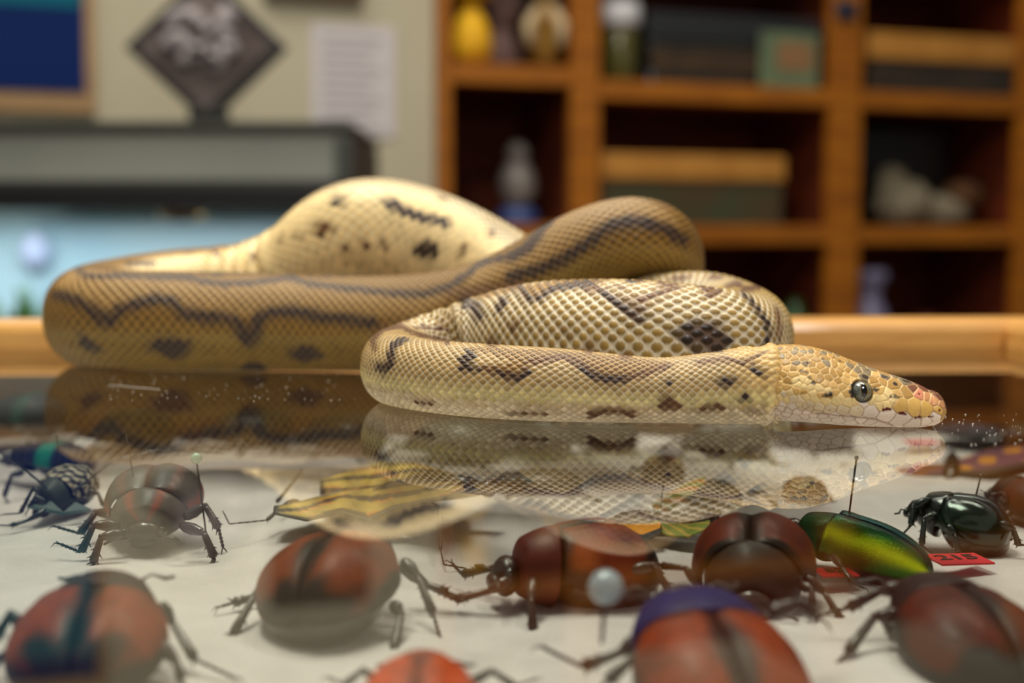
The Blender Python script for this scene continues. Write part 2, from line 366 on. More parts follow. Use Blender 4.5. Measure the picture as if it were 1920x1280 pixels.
# -- diamond plaque standing on the hood
dc = at(385, 88, TY + .12); d = empty('diamond_plaque', at(385, 226, TY + .12), 'diamond-shaped black-framed relief plaque on a black stand atop the grey hood', 'plaque')
def diamond(mb, hw, hh, y0, y1, c):
    v = [(c.x - hw, y0, c.z), (c.x, y0, c.z - hh), (c.x + hw, y0, c.z), (c.x, y0, c.z + hh)]; v += [(p[0], y1, p[2]) for p in v]
    mb.add(v, [(0, 1, 2, 3), (7, 6, 5, 4), (0, 4, 5, 1), (1, 5, 6, 2), (2, 6, 7, 3), (3, 7, 4, 0)])
kx = (TY + .12) / FPX
mb = MB(); diamond(mb, 150 * kx, 142 * kx, dc.y, dc.y + .02, dc); mb.build('frame', mat('black_frame', (34, 32, 38), .5), d, smooth=False)
mb = MB(); diamond(mb, 124 * kx, 117 * kx, dc.y - .004, dc.y + .001, dc); mb.build('panel', mat('relief_stone', (116, 106, 104), .7, rgb2=(62, 44, 40), scale=9, detail=6), d, smooth=False)
mb = MB()
for k, (ox, oz, w) in enumerate([(-.3, .35, .5), (.1, .1, .6), (-.1, -.25, .5), (.25, .4, .35), (-.45, 0, .3), (.3, -.1, .3)]):
    pts = []
    for j in range(9):
        a = j / 8 * PI; pts.append(Vector((dc.x + (ox + w * .5 * math.cos(a)) * 112 * kx, dc.y - .006, dc.z - .004 + (oz + .22 * math.sin(a * (1 + k % 2))) * 112 * kx)))
    mb.tube(pts, .011, 6)
mb.build('carving', mat('carving_grey', (158, 150, 154), .6), d)
tb(MB(), 352, 418, 200, 226, TY + .1, .05, .004).build('stand', M_black, d, smooth=False)

# ------------------------------------------------------------------ display case: rails, inner walls, foam bed, glass
CYAW = math.radians(2.0)
CM = Matrix.Translation(at(1880, 650, .5865) - Vector((0, 0, at(1880, 650, .5865).z))) @ Matrix.Rotation(CYAW, 4, 'Z')
FOAM = -0.035
M_rail = mat('honey_oak_rail', (224, 168, 92), 0.38, rgb2=(208, 148, 74), scale=14, stretch=(2, 14, 14), coat=.3, bump=.1, bscale=300)
M_inner = mat('inner_wood', (120, 74, 36), 0.6, rgb2=(100, 60, 30), scale=14, stretch=(2, 14, 14))
case = empty('display_case', CM @ Vector((-.35, -.3, -.06)), 'shallow wooden insect display case with a glass top and honey oak rim', 'display case', rz=CYAW)
CW, CDp = .78, .56     # glass width and depth, from the far right corner
def rail(x0, x1, y0, y1): return MB().box(((x0 + x1) / 2, (y0 + y1) / 2, -.018), (x1 - x0, y1 - y0, .058), CM, .004)
RW = .035
rail(-CW - RW, RW, 0.0, RW).build('rail', M_rail, case, smooth=False)
rail(-CW - RW, RW, -CDp - RW, -CDp).build('rail', M_rail, case, smooth=False)
rail(0.0, RW, -CDp, 0.0).build('rail', M_rail, case, smooth=False)
rail(-CW - RW, -CW, -CDp, 0.0).build('rail', M_rail, case, smooth=False)
q = .004
for (x0, x1, y0, y1) in ((-CW, 0, -q, 0), (-CW, 0, -CDp, -CDp + q), (-q, 0, -CDp + q, -q), (-CW, -CW + q, -CDp + q, -q)):
    MB().box(((x0 + x1) / 2, (y0 + y1) / 2, -.0245), (x1 - x0, y1 - y0, .041), CM).build('inner_wall', M_inner, case, smooth=False)
MB().box((-CW / 2, -CDp / 2, -.049), (CW, CDp, .006), CM).build('bottom_board', M_inner, case, smooth=False)
mg = bpy.data.materials.new('clear_glass'); mg.use_nodes = True; nt = mg.node_tree; N = nt.nodes; L = nt.links
for n in list(N): N.remove(n)
out = N.new('ShaderNodeOutputMaterial'); tr = N.new('ShaderNodeBsdfTransparent'); gl = N.new('ShaderNodeBsdfGlossy'); fr = N.new('ShaderNodeFresnel'); mx = N.new('ShaderNodeMixShader')
fr.inputs['IOR'].default_value = 1.85; tr.inputs[0].default_value = (.93, .95, .92, 1); gl.inputs['Roughness'].default_value = 0.0
L.new(fr.outputs[0], mx.inputs[0]); L.new(tr.outputs[0], mx.inputs[1]); L.new(gl.outputs[0], mx.inputs[2]); L.new(mx.outputs[0], out.inputs[0])
me_ = bpy.data.materials.new('glass_underside'); me_.use_nodes = True; nt = me_.node_tree; N = nt.nodes; L = nt.links
for n in list(N): N.remove(n)
out = N.new('ShaderNodeOutputMaterial'); tr = N.new('ShaderNodeBsdfTransparent'); tr.inputs[0].default_value = (.99, 1, .99, 1); L.new(tr.outputs[0], out.inputs[0])
gmb = MB().box((-CW / 2, -CDp / 2, -.002), (CW - .0002, CDp - .0002, .004), CM)
g = gmb.build('glass_top', [mg, me_], case, smooth=False)
for pgn in g.data.polygons: pgn.material_index = 0 if pgn.normal.z > .5 else 1
# foam bed: softly rumpled white batting
nx, ny = 150, 110; V = []; F = []
for j in range(ny + 1):
    for i in range(nx + 1):
        x = -CW + .006 + (CW - .012) * i / nx; y = -CDp + .006 + (CDp - .012) * j / ny
        z = .0012 * math.sin(x * 61 + 2.1 * math.sin(y * 37)) * math.cos(y * 53 + 1.3 * math.sin(x * 29)) + .0008 * math.sin(x * 160 + y * 90) * math.sin(y * 140 - x * 40)
        V.append(CM @ Vector((x, y, FOAM + z)))
for j in range(ny):
    for i in range(nx): a = j * (nx + 1) + i; F.append((a, a + 1, a + nx + 2, a + nx + 1))
base = len(V); edge = [i for i in range(nx + 1)] + [(j + 1) * (nx + 1) - 1 for j in range(1, ny + 1)] + [ny * (nx + 1) + i for i in range(nx - 1, -1, -1)] + [j * (nx + 1) for j in range(ny - 1, 0, -1)]
for i in edge: p = V[i].copy(); p.z = -.0455; V.append(p)
for k in range(len(edge)): k2 = (k + 1) % len(edge); F.append((edge[k2], edge[k], base + k, base + k2))
F.append(tuple(base + k for k in range(len(edge) - 1, -1, -1)))
mf = mat('white_batting', (218, 211, 211), .75, rgb2=(204, 197, 196), scale=60, bump=.5, bscale=1500, spec=.3)
foam = link('cotton_sheet', pymesh('cotton_sheet', V, F), None, mf); tag(foam, 'white rumpled cotton batting lining the floor of the display case', 'padding')

# ------------------------------------------------------------------ the python
# spine: (pixel column, distance, height of the axis or None = resting on the glass, radius) ; lengths in metres / cm
SP = [(1475, .3350, None, .84), (1440, .3352, None, .94), (1400, .3358, None, .93), (1330, .3365, None, .85), (1240, .3375, None, .78), (1150, .3385, None, .83),
 (1050, .340, None, .89), (960, .344, None, .91), (880, .350, None, .92), (815, .3585, None, .93), (765, .369, None, .95), (742, .382, None, .97), (752, .396, None, 1.0),
 (795, .407, None, 1.08), (850, .412, None, 1.20), (910, .411, None, 1.38), (970, .406, None, 1.54), (1040, .398, None, 1.63), (1130, .389, None, 1.66),
 (1230, .3835, None, 1.64), (1320, .3855, None, 1.56), (1372, .397, None, 1.50), (1392, .413, None, 1.50), (1375, .430, None, 1.56), (1320, .443, None, 1.72), (1250, .453, None, 1.66),
 (1150, .472, None, 1.60), (1060, .492, .018, 1.75), (985, .508, .0225, 1.9), (910, .518, .0315, 1.98), (835, .522, .0395, 2.0), (760, .523, .0450, 2.02), (690, .523, .0472, 2.0), (635, .525, .0435, 1.98),
 (590, .529, .035, 1.95), (550, .535, .0285, 1.9), (500, .54, .0245, 1.85), (420, .544, .0232, 1.82), (330, .543, .0222, 1.82), (250, .537, .020, 1.8), (195, .524, .0185, 1.75), (172, .508, .0172, 1.70),
 (182, .494, .0166, 1.68), (225, .485, None, 1.68), (300, .4805, None, 1.67), (400, .4785, None, 1.65), (500, .4775, None, 1.63), (600, .4755, None, 1.60), (700, .472, .0162, 1.56),
 (790, .468, .0175, 1.50), (870, .465, .0205, 1.44), (945, .462, .0255, 1.38), (1015, .459, .0325, 1.33), (1080, .457, .0395, 1.30), (1150, .456, .0443, 1.28), (1205, .458, .0452, 1.26),
 (1243, .465, .0415, 1.22), (1258, .477, .0345, 1.15), (1240, .492, .0265, 1.05), (1190, .503, .0185, .95), (1180, .520, .0120, .8), (1230, .535, .0085, .65), (1310, .543, .006, .45), (1390, .545, .0045, .3), (1440, .545, .0035, .12)]
NA = 64      # half cells around the body
pts = []; rad = []
for (px, Y, z, r) in SP:
    r = r / 100; zz = r * .985 + .0002 if z is None else z
    pts.append(np.array(on_floor(px, Y, zz))); rad.append(r)
pts = np.array(pts); rad = np.array(rad)
def spline(A, sub=24):
    """uniform cubic B-spline blended with Catmull-Rom for a smooth, close-fitting curve"""
    out = []; n = len(A)
    for i in range(n - 1):
        p0 = A[max(i - 1, 0)]; p1 = A[i]; p2 = A[i + 1]; p3 = A[min(i + 2, n - 1)]
        for k in range(sub):
            t = k / sub
            c = .5 * ((2 * p1) + (-p0 + p2) * t + (2 * p0 - 5 * p1 + 4 * p2 - p3) * t * t + (-p0 + 3 * p1 - 3 * p2 + p3) * t ** 3)
            b = ((1 - t) ** 3 * p0 + (3 * t ** 3 - 6 * t * t + 4) * p1 + (-3 * t ** 3 + 3 * t * t + 3 * t + 1) * p2 + t ** 3 * p3) / 6
            out.append(.45 * c + .55 * b)
    out.append(A[-1]); return np.array(out)
AX = spline(pts); RR = spline(rad[:, None])[:, 0]
def smooth1(A, k):
    ker = np.hanning(2 * k + 3)[1:-1]; ker /= ker.sum(); P = np.pad(A, [(k, k)] + [(0, 0)] * (A.ndim - 1), mode='edge')
    return np.stack([np.convolve(P[:, c], ker, 'valid') for c in range(A.shape[1])], 1)
AX[3:-3] = smooth1(AX, 14)[3:-3]
RR = smooth1(RR[:, None], 14)[:, 0]
SEG = np.linalg.norm(np.diff(AX, axis=0), axis=1); S = np.concatenate([[0], np.cumsum(SEG)])
unit = 0.0006 + 0.057 * RR                     # half cell length along the body
NU = np.concatenate([[0], np.cumsum(SEG / (.5 * (unit[1:] + unit[:-1])))])
ML = int(NU[-1]) - 1
Tg = np.gradient(AX, axis=0); Tg /= np.linalg.norm(Tg, axis=1)[:, None]
Up = np.array([0, 0, 1.0]) - Tg * Tg[:, 2:3]; Up /= np.linalg.norm(Up, axis=1)[:, None]
Rt = np.cross(Tg, Up)
NSUB = 6
jj, ii = np.meshgrid(np.arange(1, ML), np.arange(NA), indexing='ij'); sel = (ii + jj) % 2 == 0
CI = ii[sel]; CJ = jj[sel]; NC = len(CI)
pq = np.arange(NSUB + 1) / NSUB; PP, QQ = np.meshgrid(pq, pq, indexing='ij'); PP = PP.ravel(); QQ = QQ.ravel(); K = len(PP)
Uc = CI[:, None] + (PP + QQ - 1)[None]; Vc = CJ[:, None] + (PP - QQ)[None]
ku = np.rint(Uc * NSUB).astype(np.int64) % (NA * NSUB); kv = np.rint(Vc * NSUB).astype(np.int64)
key = kv * 100000 + ku
uniq, first, inv = np.unique(key.ravel(), return_index=True, return_inverse=True); inv = inv.ravel()
uu = (uniq % 100000) / NSUB; vv = (uniq // 100000) / NSUB
dome = ((1 - np.abs(2 * PP - 1) ** 2.6) * (1 - np.abs(2 * QQ - 1) ** 2.6))
tilt = 1 + .35 * (PP - QQ)                     # tail edge of each scale stands prouder
hcell = np.tile((dome * tilt)[None], (NC, 1)).ravel()[first]
dc_ = (np.abs(2 * PP - 1) ** 3 + np.abs(2 * QQ - 1) ** 3) ** (1 / 3)
dcell = np.tile(dc_[None], (NC, 1)).ravel()[first]
# fold ridges where the skin bunches on the inside of tight bends: (unit position, half width, angle centre, angle half width, height cm)
def nearest_v(px, Y):
    p = np.array(on_floor(px, Y, .012)); return NU[np.argmin(np.linalg.norm(AX[:, :2] - p[:2], axis=1))]
FOLDS = []
def surf(v, u, h=None):
    r = np.interp(v, NU, RR); C = np.stack([np.interp(v, NU, AX[:, k]) for k in range(3)], -1)
    up = np.stack([np.interp(v, NU, Up[:, k]) for k in range(3)], -1); rt = np.stack([np.interp(v, NU, Rt[:, k]) for k in range(3)], -1)
    th = u / NA * 2 * PI; s, c = np.sin(th), np.cos(th)
    e = 2 / 2.25; s2 = np.sign(s) * np.abs(s) ** e; c2 = np.sign(c) * np.abs(c) ** e
    nrm = up * c[..., None] + rt * s[..., None]
    rr = r.copy() if hasattr(r, 'copy') else r
    for (v0, w, t0, tw, h0) in FOLDS:
        dt = (th - t0 + PI) % (2 * PI) - PI
        rr = rr + h0 / 100 * np.exp(-((v - v0) / w) ** 2) * np.exp(-(dt / tw) ** 2)
    P = C + (up * (c2)[..., None] + rt * (s2)[..., None]) * rr[..., None]
    if h is not None: P = P + nrm * (h * r * .030)[..., None]
    return P, nrm, r
vT = nearest_v(835, .41)
tn = PI * .5   # camera-side angle, see below

# scale marks, as  row:columns  of the scale lattice (row along the spine, column around the body)
PAINT = [
('g', '23:59.5 24:58.4 25:59.9 26:58.9,60.7 27:57.6,59.9 28:56.2,58.9,60.9 29:57.9,59.9,61.6 30:56.9,58.9,60.9,62.2 31:55.6,57.9,59.9,61.9 32:54.3,56.9,58.9,60.9 33:55.9,57.9,59.9,61.9 34:54.9,56.9,58.9,60.9,62.3 35:53.5,55.9,57.9,59.9,61.9 36:54.9,56.9,58.9,60.9,62.5 37:53.6,55.9,57.9,59.9,61.8 38:52.2,54.9,56.9,58.9,60.9,62.5 39:53.8,55.9,57.9,59.9,61.9 40:52.2,54.9,56.9,58.9,60.9,62.4 41:53.7,55.9,57.9,59.9,61.9 42:54.8,56.9,58.9,60.9,62.4 43:55.9,57.9,59.9,61.9 44:56.9,58.9,60.9,62.2 45:57.9,59.9,61.9 46:58.9,60.9,62.4 47:57.1,59.9,61.9 48:58.1,60.9,62.4 49:59.9,61.9 50:58.7,60.9,62.6 51:57.4,59.9,61.9 52:56.2,58.9,60.9,62.1 53:57.9,59.9,61.9 54:56.7,58.9,60.9,62.4 55:53.3,55.9,57.9,59.9,61.9 56:52.5,54.9,56.9,58.9,60.9 57:51.5,53.9,55.7,57.9,59.9,61.6 58:52.9,54.9,56.8,58.9,60.9 59:51.1,53.9,57.9,59.9,61.4 60:52.5,54.6,56.3,58.9,60.9 61:53.9,57.8,59.9,61.6 62:52.2,54.1,58.9,60.9 63:53.4,57.2,59.9,61.4 64:58.6,60.9 65:59.9,61.5 66:60.9 67:59.4,61.4 68:60.7 141:1.6 142:2.6 143:1.9,3.6 144:2.9,4.8 145:1.9,3.9,5.4 146:2.6,4.9,6.1 147:3.9,5.9 148:2.3,4.9,6.2 149:3.7,5.9 150:4.9,6.2 151:3.6,5.9 152:4.9 153:3.9,5.6 154:4.9 155:3.8,5.9 156:2.2,4.9,6.9 157:3.9,5.9,7.9 158:2.6,4.9,6.9,8.4 159:1.6,3.9,5.9,7.7 160:0.4,2.9,4.9,6.9 161:1.9,3.9,5.9 162:0.9,2.9,4.9,6.1 163:1.9,3.9,5.6,63.9 164:0.9,2.9,4.9 165:1.9,3.9 166:0.9,2.9,4.5 167:1.9,3.9 168:0.9,2.9,4.5 169:1.8,3.7 312:42.3 313:43.4 315:43.5 316:44.2 321:43.3 322:42.3 323:43.2 325:43.4 326:42.1 396:4.9 399:3.9 400:2.9 401:3.9 402:2.8,4.4 403:3.9 404:2.9,4.8 405:1.9,3.9,5.7 406:2.9,4.9,6.2,8.2 407:3.9,5.9,7.7,9.2 408:2.9,4.9,6.9,8.9 409:1.9,3.9,5.9,7.9,9.4 410:2.9,4.9,6.9,8.9 411:1.4,3.9,5.9,7.9,9.6 412:10.1,2.9,4.9,6.9,8.9 413:1.9,3.9,5.9,7.9,9.8 414:10.4,2.9,4.9,6.9,8.9 415:1.6,3.9,5.9,7.9,9.9 416:10.9,2.4,4.9,6.9,8.9 417:11.6,3.9,5.9,7.9,9.9 418:10.9,12.2,2.5,4.9,6.9,8.9 419:11.9,3.8,5.9,7.9,9.9 420:10.9,12.9,2.1,4.9,6.9,8.9 421:11.9,13.6,3.3,5.9,7.9,9.9 422:10.9,12.9,14.3,4.9,6.9,8.9 423:11.9,13.9,5.9,7.9,9.9 424:10.9,12.9,14.9,4.4,6.9,8.9 425:11.9,13.9,5.9,7.9,9.9 426:10.9,12.9,14.4,6.9,8.9 427:11.9,13.8,5.4,7.9,9.9 428:10.9,12.9,6.9,8.9 429:11.9,5.1,7.9,9.9 430:10.9,12.5,6.7,8.9 431:11.8,7.9,9.9 432:10.9,6.4,8.9 433:11.7,7.9,9.9 434:10.9,12.3,6.2,8.9 435:11.9,7.9,9.9 436:10.9,12.9,8.9 437:11.9,13.7,7.7,9.9 438:10.9,12.9,14.2,8.9 439:11.9,13.9,7.4,9.9 440:10.9,12.9,14.4,8.9 441:11.9,13.9,7.2,9.9 442:10.9,12.9,14.6,8.9 443:11.9,13.9,9.9 444:10.9,12.9,14.6,8.9 445:11.9,13.9,7.3,9.9 446:10.9,12.9,14.7,8.9 447:11.9,13.9,7.3,9.9 448:10.9,12.9,14.9,8.9 449:11.9,13.9,7.5,9.9 450:10.9,12.9,14.9,8.9 451:11.9,13.9,7.9,9.9 452:10.9,12.9,14.9,8.9 453:11.9,13.9,7.9,9.9 454:10.9,12.9,14.7,8.9 455:11.9,13.9,7.9,9.9 456:10.9,12.9,14.3,6.4,8.9 457:11.9,13.9,7.9,9.9 458:10.9,12.9,6.6,8.9 459:11.9,13.9,7.9,9.9 460:10.9,12.9,6.7,8.9 461:11.9,13.7,7.9,9.9 462:10.9,12.9,6.6,8.9 463:11.9,13.5,7.9,9.9 464:10.9,12.9,6.2,8.9 465:11.9,13.7,7.9,9.9 466:10.9,12.9,8.9 467:11.9,13.9,7.8,9.9 468:10.9,12.9,8.9 469:11.9,13.9,7.5,9.9 470:10.9,12.9,14.2,8.9 471:11.9,13.9,7.2,9.9 472:10.9,12.9,14.4,8.9 473:11.9,13.9,9.9 474:10.9,12.9,14.7,8.7 475:11.9,13.9,9.9 476:10.9,12.9,14.9,8.4 477:11.9,13.9,9.9 478:10.9,12.9,14.9,8.2 479:11.9,13.9,15.4,9.9 480:10.9,12.9,14.9 481:11.9,13.9,15.3,9.3 482:10.8,12.9,14.9 483:11.9,13.9,15.2 484:10.5,12.9,14.9 485:11.9,13.9,15.3 486:10.3,12.9,14.9 487:11.9,13.9,15.4 488:10.2,12.9,14.9 489:11.8,13.9,15.5 490:12.9,14.9 491:11.5,13.9,15.9 492:12.9,14.9 493:11.2,13.9,15.4 494:12.9,14.7 495:11.3,13.9 496:12.9,14.2 497:11.4,13.7 498:12.9 499:11.5,13.2 500:12.9 501:11.4 502:12.3,14.2 503:11.2,13.3 504:14.7 505:11.9 506:10.9,12.2,14.5,8.1 507:11.9,15.9,7.3,9.9 508:10.9,12.4,14.1,8.9 509:11.9,15.2,7.8,9.9 510:10.9,12.8,8.9 511:11.9,13.1,7.6,9.9 512:10.9,12.9,8.9 513:11.9,13.4,7.2,9.9 514:10.9,12.9,8.7 515:11.9,13.9,9.9 516:10.9,12.9,14.3,8.3 517:11.9,13.9,9.9 518:10.9,12.9,14.7,8.2 519:11.9,13.9,15.1,9.9 520:10.9,12.9,14.9,8.3 521:11.9,13.9,15.4,9.9 522:10.9,12.9,14.9,8.6 523:11.9,13.9,15.6,7.2,9.9 524:10.9,12.9,14.9,20.2,6.2,8.9 525:11.9,13.9,15.7,5.2,7.9,9.9 526:10.9,12.9,14.9,20.2,4.2,6.9,8.9 527:1.4,11.9,13.9,15.8,3.3,5.9,7.9,9.9 528:10.9,12.9,14.9,2.9,4.9,6.9,8.9 529:1.9,11.9,13.9,15.7,3.9,5.9,7.9,9.9 530:0.9,10.9,12.9,14.9,2.9,4.9,6.9,8.9 531:1.9,11.9,13.9,15.5,3.9,5.9,7.9,9.9 532:0.9,10.9,12.9,14.9,2.9,4.9,6.9,8.9 533:1.9,11.9,13.9,3.9,5.9,7.9,9.9 534:0.9,10.9,12.9,14.6,2.9,4.9,6.9,8.9 535:1.9,11.9,13.9,3.9,5.9,7.9,9.9 536:0.9,10.9,12.9,2.9,4.9,6.9,8.9 537:1.9,11.9,13.3,3.9,5.9,7.9,9.9 538:0.9,10.9,12.5,2.9,4.9,6.9,8.9 539:1.9,11.9,3.9,5.9,63.9,7.9,9.9 540:0.9,10.9,12.3,2.9,4.9,6.9,8.9 541:1.9,11.9,3.9,5.9,63.9,7.9,9.9 542:0.9,10.9,12.3,2.9,4.9,6.9,8.9 543:1.9,11.9,3.9,5.9,7.9,9.9 544:10.9,12.8,2.3,4.4,6.9,8.9 545:11.9,13.6,7.7,9.9 546:10.9,12.9,14.4,8.5 547:11.9,13.9,15.1,9.6 548:10.3,12.9,14.9 549:13.4,15.5'),
('m', '5:59.6 6:42.4,56.3,58.9,60.3 7:41.2,43.5,55.6,57.7 8:42.3,44.4,54.4,56.7 9:43.3,45.2,55.9,57.2 10:44.1,56.9 11:55.2,57.9 12:56.5,58.8 13:45.2,57.7,59.6 14:44.9,56.2,58.9 15:45.9,57.7,59.7 16:44.7,46.3,56.1,58.9 17:43.4,45.7,57.7,59.7 18:42.2,44.9,56.3,58.9 19:43.2,57.3,59.4 22:44.1 23:45.9 24:44.8,46.9,48.1,56.1,58.3 25:43.2,45.9,47.9,57.9,59.2 26:44.8,46.9,48.5,56.9,58.9 27:43.1,45.9,47.5,55.6,57.9 28:54.2,56.9 29:55.9,57.2 30:54.9,56.5 31:53.7,55.7 32:42.5,52.4,54.9 33:41.9,43.8,53.9 34:0.9,42.9,44.3,52.9,54.2,60.3,62.6 35:1.9,41.3,43.9,45.1,51.7,53.7,59.3,61.9,63.9 36:0.9,42.7,44.7,50.2,52.9,60.4,62.7 37:43.9,51.8,53.5 38:42.7,44.6,50.3,52.9 39:41.2,43.9,51.9,53.3 40:42.9,44.4,50.3,52.9 41:41.9,43.7,51.6,53.6 42:40.8,42.9,52.7,54.7,62.1 43:1.9,41.2,53.6,55.7,61.3,63.9 44:0.7,54.7,56.8,62.2 45:55.7,57.9 46:56.9,58.8 47:57.9,59.7 48:58.9,60.6 49:57.9,59.9 50:56.7,58.9 51:41.8,55.4,57.9 52:40.3,42.4,54.1,56.9,58.2 53:41.8,55.9,57.4 54:40.4,42.3,52.8,54.5,56.9 55:41.9,51.8,53.8,55.3 56:40.5,42.2,50.7,52.4 57:41.7,49.1,51.9 58:40.6,42.2,50.4,52.5 59:41.4,51.9,53.1 60:52.9 61:51.5,53.5 62:52.9 63:51.2,53.8,61.3,63.3 64:0.7,52.5,54.1,62.9 65:1.9,61.1,63.9 66:0.8 67:1.7 74:42.1 75:41.2,43.4,61.7 76:42.9,62.9 77:41.3,43.4,61.1,63.9 78:0.9,42.8 79:1.9,41.4,43.4,63.6 80:0.9,42.9 81:1.9,63.6 82:0.9 83:1.9 84:0.6 85:1.9 86:0.4,2.9 87:1.9 88:0.4 89:1.9 90:2.9 91:1.9 92:2.9 93:3.9 94:2.9 95:1.4,55.1 96:2.9,54.6,56.1 97:3.9,53.2,55.8 98:2.9,54.6,56.6 99:3.9,55.9,57.2 100:2.6,54.1,56.9 101:55.6,57.6 102:4.9,56.9,58.7 103:3.9,5.9,55.4,57.9,59.3 104:2.7,4.9,56.8,58.9,60.3 105:3.9,5.9,55.3,57.9,59.9 106:2.9,56.9,58.9,6.9,60.7 107:1.4,3.9,5.9,57.9,59.9,61.4 108:2.9,4.9,56.9,58.9,6.9,60.9,62.9 109:3.9,5.9,57.9,59.9,61.9,63.9,7.9 110:0.7,2.9,4.9,58.9,6.9,60.9,62.9 111:1.9,3.9,5.9,57.9,59.9,61.9,63.9,7.9 112:0.9,2.9,4.6,58.9,6.9,60.9,62.9,8.9 113:1.9,3.4,5.3,57.9,59.9,61.9,63.9,7.9 114:0.9,2.6,58.9,6.6,60.9,62.9,8.9 115:1.9,61.9,63.9,7.7,9.9 116:0.9,60.9,62.9,8.9 117:61.9,63.9,7.4,9.9 118:0.4,10.9,60.9,62.9,8.6 119:61.9,63.8,9.7 120:10.8,60.9,62.8 121:11.9,61.9 122:10.6 123:11.7 124:12.2 148:0.9,2.4 149:1.9,15.1 150:16.9,2.9 151:1.9,15.4,3.9 152:16.7,2.9,4.2 153:3.9 154:4.2 155:13.4 156:14.8 157:13.6,15.2 164:2.7 165:1.1,3.9,5.4 166:14.4,2.4,4.9,6.1 167:15.3,3.5,5.9 168:4.9,6.8 169:17.5,5.9,7.4 170:16.5,6.9 171:17.3,5.3,7.5 172:4.5,6.1 173:5.7,7.4 174:18.4,6.3,8.6 175:11.7,17.4,7.4,9.4 176:10.8,8.9 177:5.3,7.9,9.3 178:0.9,2.8,4.5,6.9,8.2 179:1.6,3.9,5.9,7.1 180:0.2,2.9,4.9,6.1 181:1.2,3.5 192:4.2 193:15.2,3.7 194:14.6,16.2,4.2 195:11.1,13.7,15.6,3.7 196:10.4,12.9,14.6,2.9 197:11.9,13.4,3.6,9.2 198:10.9,12.2,2.9 199:1.9,11.2,3.7,9.7 200:10.2,2.9 201:1.9,3.4 202:2.9 203:1.9 204:2.9 205:1.9,3.7 206:0.8,2.9 207:1.9,3.7,63.4 208:0.9,2.9,62.9 209:1.9,3.9,63.6 210:0.9,2.9,62.8 211:1.9,3.8,63.9 212:0.9,2.9,62.7 213:3.9,63.9 214:0.9,2.3,4.9,62.6 215:3.9,63.9 216:0.9,4.9,62.3 217:1.6,63.7 218:0.9,4.6 219:1.9 220:0.1 221:1.5,63.1 222:62.5 223:61.4,63.9 224:0.6,62.9 225:1.2,61.2,63.9 226:0.4,62.1 227:63.2 228:58.3,60.6 229:59.9,61.4 230:58.7,60.9 231:59.9,61.2 232:58.6,60.8 233:59.5 293:59.2 294:58.8 295:57.2,59.8 296:58.3 297:51.7,53.3 298:50.5,52.9 299:51.2 308:58.2,60.7 309:59.4,61.2 316:46.5 317:47.4 318:46.1 320:46.8 321:45.2,47.3 322:46.1 323:45.2 324:46.6 325:45.2,49.4,51.1 326:50.9 327:49.7,51.4 328:50.3 330:50.3 331:51.3 333:53.2 334:52.4 341:53.1 342:52.3,54.2 343:53.9 344:52.2,54.3 359:57.7 360:56.1,58.9 361:57.3,59.9,61.2 362:58.2,60.9,62.9 363:61.9,63.9 364:0.9,62.9 367:59.3,61.2 368:58.1,60.9 369:59.2,61.3 480:18.2 481:17.3 483:17.9 484:16.5 486:16.2 488:16.2 498:12.2 499:11.4,13.1 500:12.9 501:11.3,13.4 502:12.9 503:13.7 504:12.7,14.8 505:13.9 506:12.2,14.7 507:13.9 508:14.8 509:13.4,15.5 510:14.9 511:15.9 512:14.5 513:15.9 514:14.1,16.9 515:15.4 516:16.6 527:1.6,3.2 528:2.9,4.9 529:1.9,3.9 530:2.9 531:1.9 538:0.3 539:1.6 540:0.9,2.4 541:1.9 542:0.9,2.6'),
